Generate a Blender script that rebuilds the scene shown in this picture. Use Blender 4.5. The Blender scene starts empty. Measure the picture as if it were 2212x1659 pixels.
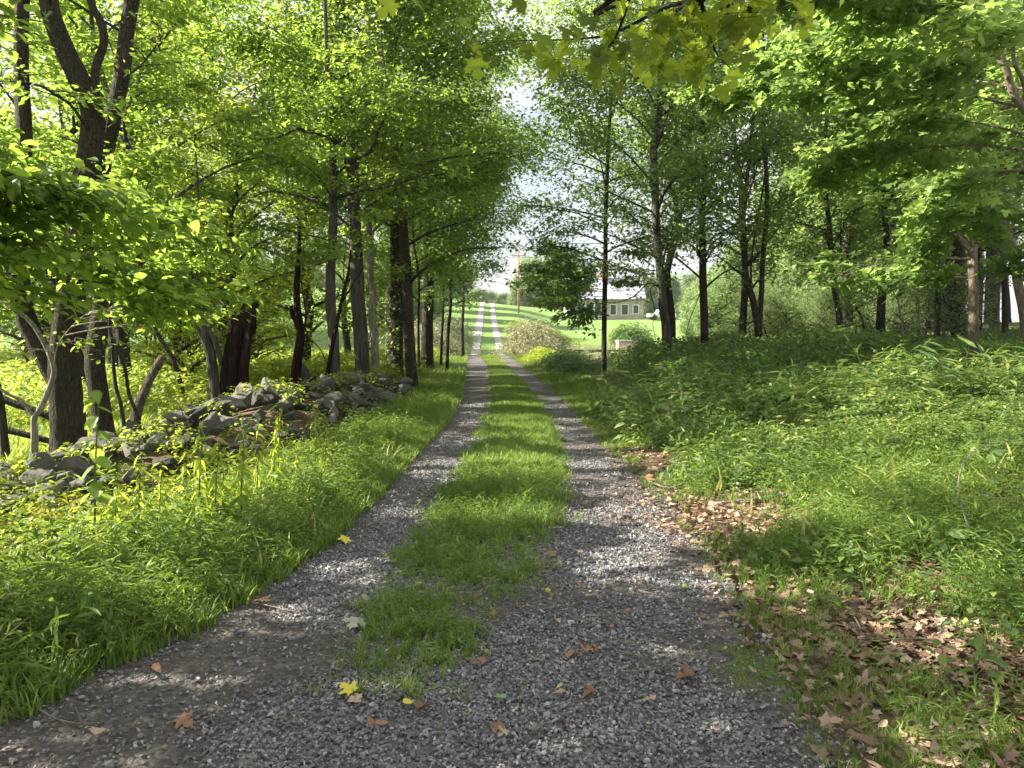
import bpy, bmesh, math, random
import numpy as np
from mathutils import Vector, Matrix
PI = math.pi
R_ = math.radians
SC = bpy.context.scene
COL = SC.collection
random.seed(11)
RG = np.random.default_rng(7)

# ------------------------------------------------------------ camera, sky, sun, exposure
CAMH, PITCH, FPX = 1.5, R_(3.82), 1661.0
cd = bpy.data.cameras.new('camera'); cam = bpy.data.objects.new('camera', cd); COL.objects.link(cam)
cd.sensor_width = 36; cd.lens = 36*FPX/2212; cd.clip_start = 0.05; cd.clip_end = 3000
cam.location = (0, 0, CAMH); cam.rotation_euler = (PI/2-PITCH, 0, 0)
SC.camera = cam
SUN_AZ, SUN_EL = R_(-86), R_(34)          # azimuth measured from +Y (the view) clockwise
world = bpy.data.worlds.new('World'); SC.world = world; world.use_nodes = True
wn = world.node_tree; wn.nodes.clear()
wo = wn.nodes.new('ShaderNodeOutputWorld'); wb = wn.nodes.new('ShaderNodeBackground'); wb.inputs['Strength'].default_value = 0.05
sk = wn.nodes.new('ShaderNodeTexSky'); sk.sky_type = 'NISHITA'; sk.sun_disc = False
sk.sun_elevation = SUN_EL; sk.sun_rotation = SUN_AZ; sk.dust_density = 2.5; sk.air_density = 1.0
tcw = wn.nodes.new('ShaderNodeTexCoord'); nzw = wn.nodes.new('ShaderNodeTexNoise'); nzw.inputs['Scale'].default_value = 2.2; nzw.inputs['Detail'].default_value = 7
crw = wn.nodes.new('ShaderNodeValToRGB'); crw.color_ramp.elements[0].position = .30; crw.color_ramp.elements[1].position = .50
mxw = wn.nodes.new('ShaderNodeMix'); mxw.data_type = 'RGBA'
mxw.inputs[7].default_value = (6.2, 6.3, 6.5, 1)      # thin bright cloud
wn.links.new(tcw.outputs['Generated'], nzw.inputs['Vector']); wn.links.new(nzw.outputs['Fac'], crw.inputs[0])
wn.links.new(crw.outputs[0], mxw.inputs[0]); wn.links.new(sk.outputs[0], mxw.inputs[6])
wn.links.new(mxw.outputs[2], wb.inputs['Color']); wn.links.new(wb.outputs[0], wo.inputs['Surface'])
sd = bpy.data.lights.new('sun', 'SUN'); sd.energy = 5.0; sd.angle = R_(0.5); sd.color = (1, .93, .80)
sun = bpy.data.objects.new('sun', sd); COL.objects.link(sun)
sdir = Vector((math.sin(SUN_AZ)*math.cos(SUN_EL), math.cos(SUN_AZ)*math.cos(SUN_EL), math.sin(SUN_EL)))
sun.rotation_euler = sdir.to_track_quat('Z', 'Y').to_euler()
SC.view_settings.view_transform = 'Standard'; SC.view_settings.look = 'None'; SC.view_settings.gamma = 1
SC.view_settings.exposure = 2.05
SC.cycles.max_bounces = 6; SC.cycles.diffuse_bounces = 4; SC.cycles.transmission_bounces = 4; SC.cycles.glossy_bounces = 2
SC.cycles.sample_clamp_indirect = 6
try: SC.cycles.use_light_tree = False
except Exception: pass

# ------------------------------------------------------------ materials
def newmat(name):
    m = bpy.data.materials.new(name); m.use_nodes = True; nt = m.node_tree; nt.nodes.clear()
    return m, nt, nt.nodes.new('ShaderNodeOutputMaterial')
def nd(nt, t, **k):
    n = nt.nodes.new(t)
    for a, b in k.items():
        if a in n.inputs: n.inputs[a].default_value = b
        else: setattr(n, a, b)
    return n
def ramp(nt, stops):
    r = nt.nodes.new('ShaderNodeValToRGB'); e = r.color_ramp.elements
    while len(e) < len(stops): e.new(.5)
    for q, (p, c) in zip(e, stops): q.position = p; q.color = (*c, 1)
    return r
def leafmat(name, dark, light, trans, tfac=.45, rough=.45, stops=None):
    m, nt, out = newmat(name); L = nt.links
    at = nd(nt, 'ShaderNodeAttribute'); at.attribute_name = 'rnd'
    r = ramp(nt, stops or [(0, dark), (.85, light), (1, (light[0]*1.5, light[1]*1.15, light[2]))]); L.new(at.outputs['Fac'], r.inputs[0])
    hs = nd(nt, 'ShaderNodeHueSaturation', Saturation=1.0); L.new(r.outputs[0], hs.inputs['Color'])
    mul = nd(nt, 'ShaderNodeMath', operation='MULTIPLY_ADD'); mul.inputs[1].default_value = .7; mul.inputs[2].default_value = .7
    L.new(at.outputs['Fac'], mul.inputs[0])
    p = nd(nt, 'ShaderNodeBsdfPrincipled', Roughness=rough); p.inputs['Specular IOR Level'].default_value = .35
    L.new(hs.outputs[0], p.inputs['Base Color'])
    t = nd(nt, 'ShaderNodeBsdfTranslucent'); tm = nd(nt, 'ShaderNodeMix', data_type='RGBA', blend_type='MULTIPLY'); tm.inputs[0].default_value = 1
    tm.inputs[6].default_value = (*trans, 1); L.new(mul.outputs[0], tm.inputs[7]); L.new(tm.outputs[2], t.inputs['Color'])
    mx = nd(nt, 'ShaderNodeMixShader'); mx.inputs[0].default_value = tfac
    L.new(p.outputs[0], mx.inputs[1]); L.new(t.outputs[0], mx.inputs[2]); L.new(mx.outputs[0], out.inputs['Surface'])
    return m
def barkmat(name, c1, c2, c3, sc=9, zs=.16, bump=.5, rough=.9, dist=.02, lo=.3, hi=.7):
    m, nt, out = newmat(name); L = nt.links
    tc = nd(nt, 'ShaderNodeTexCoord'); mp = nd(nt, 'ShaderNodeMapping'); mp.inputs['Scale'].default_value = (sc, sc, sc*zs)
    L.new(tc.outputs['Object'], mp.inputs[0])
    n1 = nd(nt, 'ShaderNodeTexNoise', Scale=3.2, Detail=8, Roughness=.65, Distortion=.4); L.new(mp.outputs[0], n1.inputs['Vector'])
    v = nd(nt, 'ShaderNodeTexVoronoi', Scale=3.5, feature='DISTANCE_TO_EDGE'); 
    mxv = nd(nt, 'ShaderNodeMix', data_type='RGBA'); mxv.inputs[0].default_value = .18; L.new(mp.outputs[0], mxv.inputs[6]); L.new(n1.outputs['Color'], mxv.inputs[7]); L.new(mxv.outputs[2], v.inputs['Vector'])
    n2 = nd(nt, 'ShaderNodeTexNoise', Scale=1.6, Detail=3); L.new(tc.outputs['Object'], n2.inputs['Vector'])
    r = ramp(nt, [(lo, c1), (.5, c2), (hi, c3)]); L.new(n1.outputs['Fac'], r.inputs[0])
    r2 = ramp(nt, [(.0, (.45,)*3), (.22, (1,)*3)]); L.new(v.outputs['Distance'], r2.inputs[0])
    mu = nd(nt, 'ShaderNodeMix', data_type='RGBA', blend_type='MULTIPLY'); mu.inputs[0].default_value = .8
    L.new(r.outputs[0], mu.inputs[6]); L.new(r2.outputs[0], mu.inputs[7])
    r3 = ramp(nt, [(.35, (.75, .8, .7)), (.6, (1.1, 1.05, 1.0))]); L.new(n2.outputs['Fac'], r3.inputs[0])
    mu2 = nd(nt, 'ShaderNodeMix', data_type='RGBA', blend_type='MULTIPLY'); mu2.inputs[0].default_value = 1
    L.new(mu.outputs[2], mu2.inputs[6]); L.new(r3.outputs[0], mu2.inputs[7])
    ad = nd(nt, 'ShaderNodeMath', operation='MULTIPLY_ADD'); ad.inputs[1].default_value = 1.2; L.new(v.outputs['Distance'], ad.inputs[0]); L.new(n1.outputs['Fac'], ad.inputs[2])
    b = nd(nt, 'ShaderNodeBump', Strength=bump, Distance=dist*2.2); L.new(ad.outputs[0], b.inputs['Height'])
    p = nd(nt, 'ShaderNodeBsdfPrincipled', Roughness=rough); p.inputs['Specular IOR Level'].default_value = .2
    L.new(mu2.outputs[2], p.inputs['Base Color']); L.new(b.outputs[0], p.inputs['Normal']); L.new(p.outputs[0], out.inputs['Surface'])
    return m
def noisemat(name, stops, scale=5, detail=8, bump=.4, dist=.02, rough=.9, coord='Object', attr=False, spec=.25):
    m, nt, out = newmat(name); L = nt.links
    tc = nd(nt, 'ShaderNodeTexCoord'); n = nd(nt, 'ShaderNodeTexNoise', Scale=scale, Detail=detail, Roughness=.65); L.new(tc.outputs[coord], n.inputs['Vector'])
    r = ramp(nt, stops)
    if attr:
        at = nd(nt, 'ShaderNodeAttribute'); at.attribute_name = 'rnd'
        mm = nd(nt, 'ShaderNodeMath', operation='MULTIPLY_ADD'); mm.inputs[1].default_value = .75; mm.inputs[2].default_value = -.25
        a2 = nd(nt, 'ShaderNodeMath', operation='MULTIPLY_ADD'); a2.inputs[1].default_value = .6
        L.new(n.outputs['Fac'], mm.inputs[0]); a3 = nd(nt, 'ShaderNodeMath', operation='ADD')
        L.new(mm.outputs[0], a3.inputs[0]); L.new(at.outputs['Fac'], a3.inputs[1]); L.new(a3.outputs[0], r.inputs[0])
    else: L.new(n.outputs['Fac'], r.inputs[0])
    b = nd(nt, 'ShaderNodeBump', Strength=bump, Distance=dist); L.new(n.outputs['Fac'], b.inputs['Height'])
    p = nd(nt, 'ShaderNodeBsdfPrincipled', Roughness=rough); p.inputs['Specular IOR Level'].default_value = spec
    L.new(r.outputs[0], p.inputs['Base Color']); L.new(b.outputs[0], p.inputs['Normal']); L.new(p.outputs[0], out.inputs['Surface'])
    return m
M = {}
M['leaf_left'] = leafmat('leaf_left', (.055, .115, .02), (.12, .20, .035), (.36, .50, .07), .5)
M['leaf_right'] = leafmat('leaf_right', (.07, .14, .035), (.15, .23, .065), (.34, .48, .11), .48)
M['leaf_dark'] = leafmat('leaf_dark', (.045, .10, .028), (.10, .17, .045), (.26, .40, .08), .45)
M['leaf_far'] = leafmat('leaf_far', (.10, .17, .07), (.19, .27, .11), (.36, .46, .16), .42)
M['leaf_lime'] = leafmat('leaf_lime', (.10, .18, .02), (.20, .28, .035), (.50, .58, .06), .5)
M['grass'] = leafmat('grass', (.07, .15, .02), (.16, .27, .04), (.30, .42, .05), .38, .5, stops=[(0, (.06, .12, .025)), (.55, (.14, .23, .045)), (.85, (.24, .31, .07)), (1, (.40, .35, .17))])
M['meadow'] = leafmat('meadow', (.14, .24, .03), (.28, .38, .06), (.50, .58, .08), .42, .5)
M['reed'] = leafmat('reed', (.25, .25, .14), (.42, .38, .26), (.35, .36, .18), .3, stops=[(0, (.14, .22, .08)), (.45, (.25, .30, .13)), (.7, (.46, .40, .28)), (1, (.55, .45, .36))])
M['cover'] = leafmat('cover', (.05, .12, .022), (.10, .20, .035), (.25, .40, .06), .38, .45, stops=[(0, (.04, .085, .035)), (.55, (.13, .20, .06)), (.88, (.26, .31, .08)), (1, (.45, .40, .14))])
M['litter'] = leafmat('litter', (.18, .10, .06), (.36, .24, .15), (.20, .12, .06), .15, .6, stops=[(0, (.09, .055, .035)), (.4, (.22, .14, .09)), (.8, (.36, .25, .17)), (1, (.46, .36, .27))])
M['fern'] = leafmat('fern', (.35, .30, .02), (.50, .42, .03), (.55, .45, .04), .45)
M['stem'] = noisemat('stem', [(.3, (.07, .10, .03)), (.7, (.14, .16, .05))], 20)
M['leaf_maple'] = leafmat('leaf_maple', (.025, .06, .010), (.06, .12, .02), (.46, .56, .05), .55, .6)
M['bark_brown'] = barkmat('bark_brown', (0.034, 0.027, 0.022), (0.079, 0.065, 0.052), (0.134, 0.114, 0.092), 15, .24, 1.0)
M['bark_grey'] = barkmat('bark_grey', (0.040, 0.037, 0.034), (0.084, 0.079, 0.072), (0.158, 0.149, 0.134), 7, .10, .7)
M['bark_smooth'] = barkmat('bark_smooth', (0.136, 0.111, 0.085), (0.212, 0.174, 0.140), (0.289, 0.246, 0.200), 5, .5, .25)
M['bark_dark'] = barkmat('bark_dark', (0.023, 0.020, 0.017), (0.052, 0.044, 0.037), (0.099, 0.086, 0.073), 9, .14, .8)
M['bark_pale'] = barkmat('bark_pale', (0.165, 0.150, 0.135), (0.270, 0.247, 0.225), (0.413, 0.375, 0.345), 8, .2, .4)
M['rot'] = barkmat('rot', (0.006, 0.004, 0.002), (0.024, 0.011, 0.007), (0.077, 0.031, 0.019), 11, .10, 1.0, dist=.035)
M['stone'] = noisemat('stone', [(.0, (.030, .036, .022)), (.25, (.06, .062, .05)), (.5, (.115, .11, .10)), (.75, (.19, .175, .155)), (1, (.34, .31, .27))], 4.5, 10, .6, .03, attr=True)
M['gravel'] = noisemat('gravel', [(.0, (.05, .051, .055)), (.4, (.135, .135, .142)), (.7, (.22, .218, .222)), (1, (.42, .40, .39))], 60, 4, .3, .003, attr=True)
M['twig'] = noisemat('twig', [(.3, (.10, .08, .065)), (.7, (.26, .22, .18))], 30)
M['log'] = barkmat('log', (0.040, 0.034, 0.029), (0.120, 0.100, 0.080), (0.240, 0.208, 0.176), 10, .3, .8)
# ground: soil and leaf mould, greener where nothing but grass grows, mown lawn on the far hill
def groundmat():
    m, nt, out = newmat('ground'); L = nt.links
    tc = nd(nt, 'ShaderNodeTexCoord')
    n = nd(nt, 'ShaderNodeTexNoise', Scale=1.1, Detail=9, Roughness=.7); L.new(tc.outputs['Object'], n.inputs['Vector'])
    v = nd(nt, 'ShaderNodeTexVoronoi', Scale=22); L.new(tc.outputs['Object'], v.inputs['Vector'])
    soil = ramp(nt, [(.3, (.055, .040, .030)), (.5, (.12, .085, .06)), (.7, (.19, .14, .10))]); L.new(n.outputs['Fac'], soil.inputs[0])
    vm = nd(nt, 'ShaderNodeMix', data_type='RGBA', blend_type='MULTIPLY'); vm.inputs[0].default_value = .6
    vr = ramp(nt, [(.0, (.5,)*3), (1, (1.3,)*3)]); L.new(v.outputs['Color'], vr.inputs[0]); L.new(soil.outputs[0], vm.inputs[6]); L.new(vr.outputs[0], vm.inputs[7])
    at = nd(nt, 'ShaderNodeAttribute'); at.attribute_name = 'turf'
    n2 = nd(nt, 'ShaderNodeTexNoise', Scale=.35, Detail=6); L.new(tc.outputs['Object'], n2.inputs['Vector'])
    tr = ramp(nt, [(.3, (.12, .21, .055)), (.7, (.20, .29, .085))]); L.new(n2.outputs['Fac'], tr.inputs[0])
    mx = nd(nt, 'ShaderNodeMix', data_type='RGBA'); L.new(at.outputs['Fac'], mx.inputs[0]); L.new(vm.outputs[2], mx.inputs[6]); L.new(tr.outputs[0], mx.inputs[7])
    b = nd(nt, 'ShaderNodeBump', Strength=.8, Distance=.03); nb = nd(nt, 'ShaderNodeTexNoise', Scale=14, Detail=6); L.new(tc.outputs['Object'], nb.inputs['Vector']); L.new(nb.outputs['Fac'], b.inputs['Height'])
    p = nd(nt, 'ShaderNodeBsdfPrincipled', Roughness=.95); p.inputs['Specular IOR Level'].default_value = .1
    L.new(mx.outputs[2], p.inputs['Base Color']); L.new(b.outputs[0], p.inputs['Normal']); L.new(p.outputs[0], out.inputs['Surface'])
    return m
M['ground'] = groundmat()
def roadmat():
    m, nt, out = newmat('gravel_road'); L = nt.links
    tc = nd(nt, 'ShaderNodeTexCoord'); v = nd(nt, 'ShaderNodeTexVoronoi', Scale=48); L.new(tc.outputs['Object'], v.inputs['Vector'])
    n = nd(nt, 'ShaderNodeTexNoise', Scale=1.7, Detail=8, Roughness=.7); L.new(tc.outputs['Object'], n.inputs['Vector'])
    sx = nd(nt, 'ShaderNodeSeparateColor'); L.new(v.outputs['Color'], sx.inputs[0])
    r = ramp(nt, [(0, (.04, .041, .045)), (.45, (.12, .12, .125)), (.8, (.21, .207, .21)), (1, (.38, .36, .35))]); L.new(sx.outputs[0], r.inputs[0])
    d = ramp(nt, [(.30, (.035, .027, .023)), (.6, (.10, .08, .068))]); L.new(n.outputs['Fac'], d.inputs[0])
    f = ramp(nt, [(.42, (0,)*3), (.68, (.75,)*3)]); so = nd(nt, 'ShaderNodeAttribute'); so.attribute_name = 'soil'
    sa = nd(nt, 'ShaderNodeMath', operation='MULTIPLY_ADD'); sa.inputs[1].default_value = .30; L.new(so.outputs['Fac'], sa.inputs[0]); L.new(n.outputs['Fac'], sa.inputs[2]); L.new(sa.outputs[0], f.inputs[0])
    mx = nd(nt, 'ShaderNodeMix', data_type='RGBA'); L.new(f.outputs[0], mx.inputs[0]); L.new(r.outputs[0], mx.inputs[6]); L.new(d.outputs[0], mx.inputs[7])
    b = nd(nt, 'ShaderNodeBump', Strength=.9, Distance=.012, invert=True); L.new(v.outputs['Distance'], b.inputs['Height'])
    p = nd(nt, 'ShaderNodeBsdfPrincipled', Roughness=.85); p.inputs['Specular IOR Level'].default_value = .25
    L.new(mx.outputs[2], p.inputs['Base Color']); L.new(b.outputs[0], p.inputs['Normal']); L.new(p.outputs[0], out.inputs['Surface'])
    return m
M['road'] = roadmat()

# ------------------------------------------------------------ helpers
def at(px, py, Y):
    dx = (px-1106)/FPX; dz = -(py-829.5)/FPX
    c, s = math.cos(PITCH), math.sin(PITCH)
    ry = c + dz*s; rz = dz*c - s
    k = Y/ry
    return np.array((dx*k, Y, CAMH+rz*k))
def tag(o, label=None, cat=None, group=None, kind=None):
    if label: o['label'] = label
    if cat: o['category'] = cat
    if group: o['group'] = group
    if kind: o['kind'] = kind
    return o
def empty(name, loc, rz=0, **k):
    o = bpy.data.objects.new(name, None); COL.objects.link(o); o.location = loc; o.rotation_euler = (0, 0, rz); o.empty_display_size = .2
    return tag(o, **k)
class Acc:
    def __init__(s): s.v = []; s.i = []; s.c = []; s.r = []; s.m = []; s.n = 0
    def add(s, V, idx, cnt, rnd=None, mat=0):
        V = np.asarray(V, float).reshape(-1, 3); idx = np.asarray(idx, np.int64).ravel(); cnt = np.asarray(cnt, np.int64).ravel()
        s.v.append(V); s.i.append(idx+s.n); s.c.append(cnt); s.n += len(V)
        s.r.append(np.broadcast_to(np.asarray(.5 if rnd is None else rnd, float), cnt.shape)); s.m.append(np.broadcast_to(np.asarray(mat), cnt.shape))
    def mesh(s, name, off=(0, 0, 0), mats=(), smooth=False):
        me = bpy.data.meshes.new(name)
        if s.n:
            V = np.concatenate(s.v)-np.asarray(off); I = np.concatenate(s.i); Cn = np.concatenate(s.c)
            me.vertices.add(len(V)); me.vertices.foreach_set('co', V.astype(np.float32).ravel())
            me.loops.add(len(I)); me.loops.foreach_set('vertex_index', I.astype(np.int32))
            me.polygons.add(len(Cn)); st = np.concatenate(([0], np.cumsum(Cn)[:-1]))
            me.polygons.foreach_set('loop_start', st.astype(np.int32)); me.polygons.foreach_set('loop_total', Cn.astype(np.int32))
            me.polygons.foreach_set('material_index', np.concatenate(s.m).astype(np.int32))
            me.polygons.foreach_set('use_smooth', np.full(len(Cn), smooth))
            a = me.attributes.new('rnd', 'FLOAT', 'FACE'); a.data.foreach_set('value', np.concatenate(s.r).astype(np.float32))
            me.update(calc_edges=True)
        for m in mats: me.materials.append(M[m])
        return me
    def obj(s, name, mats, parent=None, off=(0, 0, 0), smooth=False, **k):
        o = bpy.data.objects.new(name, s.mesh(name, off, mats, smooth)); COL.objects.link(o)
        if parent is not None: o.parent = parent
        else: o.location = off
        return tag(o, **k)
def rot(yaw, pit, rol):
    cy, sy, cp, sp, cr, sr = np.cos(yaw), np.sin(yaw), np.cos(pit), np.sin(pit), np.cos(rol), np.sin(rol)
    R = np.empty((len(yaw), 3, 3))
    R[:, 0, 0] = cy*cp; R[:, 0, 1] = cy*sp*sr-sy*cr; R[:, 0, 2] = cy*sp*cr+sy*sr
    R[:, 1, 0] = sy*cp; R[:, 1, 1] = sy*sp*sr+cy*cr; R[:, 1, 2] = sy*sp*cr-cy*sr
    R[:, 2, 0] = -sp;   R[:, 2, 1] = cp*sr;          R[:, 2, 2] = cp*cr
    return R
def scatter(acc, T, P, S, R, rnd):
    """T = (verts, idx, cnt, face rnd offset, face mat)"""
    V, I, Cn, fr, fm = T; n = len(P)
    if n == 0: return
    W = np.einsum('nij,vj->nvi', R, V)*np.asarray(S).reshape(n, 1, -1) + P[:, None, :]
    idx = (I[None, :] + (np.arange(n)*len(V))[:, None]).ravel()
    acc.add(W.reshape(-1, 3), idx, np.tile(Cn, n), np.clip((rnd[:, None]+fr[None, :]).ravel(), 0, 1), np.tile(fm, n))
def poly(pts):
    pts = np.array(pts, float); return (pts, np.arange(len(pts)), np.array([len(pts)]), np.zeros(1), np.zeros(1, int))
def sym(half, fold=.12, curl=.12):
    up = [(x, y) for x, y in half]; dn = [(x, -y) for x, y in reversed(half) if y > 1e-6]
    pts = up+dn
    return poly([(x, y, fold*abs(y)-curl*x*x) for x, y in pts])
LEAF4 = poly([(0, 0, 0), (.42, .27, .05), (1, 0, -.08), (.42, -.27, .05)])
LEAF6 = sym([(0, 0), (.22, .20), (.58, .24), (1, 0)])
OVATE = sym([(0, 0), (.12, .19), (.35, .29), (.65, .21), (.85, .09), (1, 0)], .2, .25)
LANCE = sym([(0, 0), (.25, .075), (.6, .06), (1, 0)], .3, .35)
MAPLE_S = sym([(0, 0), (-.08, .30), (.12, .30), (.38, .58), (.42, .18), (.70, .22), (1, 0)])
MAPLE_L = sym([(0, .0), (-.12, .12), (-.05, .22), (-.10, .40), (.06, .35), (.14, .33), (.24, .45), (.30, .62), (.38, .56), (.52, .64), (.47, .48), (.50, .38), (.43, .30), (.45, .17), (.58, .24), (.63, .33), (.70, .24), (.80, .20), (.83, .09), (1, 0)], .25, .2)
def smoothpath(P, n=4):
    P = np.asarray(P, float)
    if len(P) < 3: return P
    Q = np.vstack((2*P[0]-P[1], P, 2*P[-1]-P[-2])); out = []
    for i in range(1, len(Q)-2):
        for t in np.arange(n)/n:
            a, b, c, d = Q[i-1], Q[i], Q[i+1], Q[i+2]
            out.append(.5*((2*b)+(-a+c)*t+(2*a-5*b+4*c-d)*t*t+(-a+3*b-3*c+d)*t**3))
    out.append(P[-1]); return np.array(out)
def tube(acc, P, r, seg=8, mat=0, rnd=.5, lump=0, cap=True, rg=RG):
    P = np.asarray(P, float); n = len(P); r = np.broadcast_to(np.asarray(r, float), (n,))
    T = np.gradient(P, axis=0); T /= np.linalg.norm(T, axis=1)[:, None]+1e-9
    ref = np.array((0, 1, 0.)) if abs(T[0, 2]) > .7 else np.array((0, 0, 1.))
    A = np.cross(T, ref); A /= np.linalg.norm(A, axis=1)[:, None]+1e-9; B = np.cross(T, A)
    th = np.arange(seg)*2*PI/seg
    rr = r[:, None]*np.ones(seg)
    if lump:
        ph = rg.uniform(0, 6.3, 4); z = np.cumsum(np.concatenate(([0], np.linalg.norm(np.diff(P, axis=0), axis=1))))
        rr = rr*(1+lump*(np.sin(2*th[None]+ph[0]+z[:, None]*1.1)*.5+np.sin(3*th[None]+ph[1]-z[:, None]*1.7)*.5+rg.normal(0, .35, rr.shape)))
    V = P[:, None]+rr[..., None]*(np.cos(th)[None, :, None]*A[:, None]+np.sin(th)[None, :, None]*B[:, None])
    a = np.arange(n-1)[:, None]*seg; j = np.arange(seg)[None]; k = (j+1) % seg
    idx = np.stack((a+j, a+k, a+seg+k, a+seg+j), -1).reshape(-1)
    cnt = np.full((n-1)*seg, 4)
    if cap:
        idx = np.concatenate((idx, (n-1)*seg+np.arange(seg), np.arange(seg)[::-1])); cnt = np.concatenate((cnt, [seg, seg]))
    acc.add(V.reshape(-1, 3), idx, cnt, rnd, mat)
def sm(a, b, x):
    t = np.clip((np.asarray(x, float)-a)/(b-a), 0, 1); return t*t*(3-2*t)
def noi(x, y, s=1., k=0):
    x = np.asarray(x, float)*s; y = np.asarray(y, float)*s
    return (np.sin(x*1.3+1.7*np.sin(y*.9+k)+k*2.1)+np.sin(y*1.7+1.3*np.sin(x*1.1+k*1.7)+k)+np.sin((x+y)*2.3+k*3.3)*.6+np.sin((x-y*1.4)*3.1+k)*.4)/3.

# ------------------------------------------------------------ the lie of the land
KY = np.array([0, 2.7, 3.19, 3.65, 4.28, 5.17, 6.52, 8.83, 11.75, 15.4, 22.2, 34.6, 53, 65, 91, 150, 175])
KL = np.array([-2.0, -1.95, -1.85, -1.62, -1.48, -1.33, -1.24, -1.2, -1.12, -1.08, -1.4, -2.1, -3.1, -3.4, -4.3, -6.1, -6.9])
KA = np.array([-.75, -.75, -.78, -.78, -.79, -.72, -.62, -.51, -.44, -.40, -.62, -1.06, -2.3, -2.6, -3.45, -5.3, -6.1])
KB = np.array([-.45, -.4, -.28, -.12, .10, .28, .43, .58, .63, .57, .32, -.23, -1.1, -1.4, -2.45, -4.3, -5.1])
KR = np.array([1.15, 1.12, 1.10, 1.12, 1.22, 1.29, 1.35, 1.27, 1.20, 1.15, .99, .46, -.35, -.7, -1.75, -3.5, -4.3])
eL = lambda y: np.interp(y, KY, KL)
eA = lambda y: np.interp(y, KY, KA)
eB = lambda y: np.interp(y, KY, KB)
eR = lambda y: np.interp(y, KY, KR)
def gz(x, y):
    x = np.asarray(x, float); y = np.asarray(y, float)
    bank = .085*np.clip(x-2.2, 0, 24)*sm(3.5, 9, y)*(1-sm(42, 66, y)*(1-sm(24, 40, x)))
    left = -.25*sm(4.5, 8, -x)*(1-sm(60, 90, y))
    y0 = 57+30*sm(0, 7, x); y1 = 150-18*sm(8, 30, x)
    crest = 7.2-.098*np.clip(x+4, -30, 60)
    tt = np.clip((y-y0)/(y1-y0), 0, 1)
    hill = crest*(tt*.75+.25*tt*tt*(3-2*tt))*(1-.0*tt)
    hill = np.where(y > y1, crest-.02*(y-y1), hill)
    dip = -.3*sm(50, 60, y)*(1-sm(60, 78, y))
    bumps = .035*noi(x, y, .8)*sm(1.2, 2.5, np.abs(x))*(1-.5*sm(60, 90, y))
    g = bank+left+hill+dip+bumps
    p = ((x-7.6)/6.5)**2+((y-73)/12.5)**2
    return g+(-.15-g)*(1-sm(.75, 1.25, p))
def G(x, y): return float(gz(x, y))
def build_ground():
    u = np.linspace(-1, 1, 300); xs = np.sinh(u*5.2)/np.sinh(5.2)*520
    v = np.linspace(0, 1, 420); ys = -40+np.where(v < 0, 0, 0)+ (np.sinh(v*3.9)/np.sinh(3.9))*1150
    X, Y = np.meshgrid(xs, ys); Z = gz(X, Y)
    ro = (X > eL(Y)-.1) & (X < eR(Y)+.1) & (Y > -2) & (Y < 176)
    Z = Z-.03*ro
    nx, ny = len(xs), len(ys); V = np.stack((X, Y, Z), -1).reshape(-1, 3)
    i = (np.arange(ny-1)[:, None]*nx+np.arange(nx-1)[None]).ravel()
    a = Acc(); a.add(V, np.stack((i, i+1, i+nx+1, i+nx), -1).ravel(), np.full(len(i), 4))
    o = a.obj('ground', ['ground'], smooth=True, kind='structure')
    t = np.clip(sm(54, 62, Y)+sm(5.6, 8, -X)*.9+.35*sm(10, 20, Y)*(X > 1.5), 0, 1).ravel()
    at_ = o.data.attributes.new('turf', 'FLOAT', 'POINT'); at_.data.foreach_set('value', t.astype(np.float32))
build_ground()
def soil(x, y):
    return np.clip(np.clip(noi(x, y, 1.3, 6)*1.8+.25+.5*noi(x, y, 4.1, 16), 0, 1)*.9+1.2*(sm(-.75, -1.35, x+.3*noi(y, x, 2))*(1-sm(3.3, 4.4, y)))+.8*sm(.25, 0, np.minimum(x-eL(y), eR(y)-x)), 0, 1)
def strip(name, fa, fb, y0, y1, n, m, lift, nx=6, mat='road', wob=.06):
    ys = np.linspace(0, 1, n)**1.8*(y1-y0)+y0
    a = fa(ys)+wob*noi(ys, 0, 5, 1)+wob*.6*noi(ys, 3, 17, 2); b = fb(ys)+wob*noi(ys, 9, 5, 3)+wob*.6*noi(ys, 5, 15, 5)
    t = np.linspace(0, 1, nx)[None]; X = a[:, None]*(1-t)+b[:, None]*t; Y = np.broadcast_to(ys[:, None], X.shape)
    Z = gz(X, Y)+lift+.012*noi(X, Y, 2.2, 4)
    i = (np.arange(n-1)[:, None]*nx+np.arange(nx-1)[None]).ravel()
    ac = Acc(); ac.add(np.stack((X, Y, Z), -1), np.stack((i, i+1, i+nx+1, i+nx), -1).ravel(), np.full(len(i), 4))
    o = ac.obj(name, [mat], smooth=True, kind='structure'); s_ = o.data.attributes.new('soil', 'FLOAT', 'POINT'); s_.data.foreach_set('value', soil(X, Y).ravel().astype(np.float32)); return o
strip('gravel_road', lambda y: eL(y)-.05, lambda y: eR(y)+.05, -1.5, 57, 300, None, .012, 24)
M['sunlit_track_tint'] = noisemat('sunlit_track_tint', [(.3, (.30, .28, .28)), (.7, (.48, .45, .44))], 2.5, 8, .4, .02)  # same gravel as the road, full sunlight on the hill painted into a lighter colour
strip('wheel_track', eL, eA, 58, 158, 60, None, .03, mat='sunlit_track_tint', wob=.14)
strip('wheel_track', eB, eR, 58, 158, 60, None, .03, mat='sunlit_track_tint', wob=.14)

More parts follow.
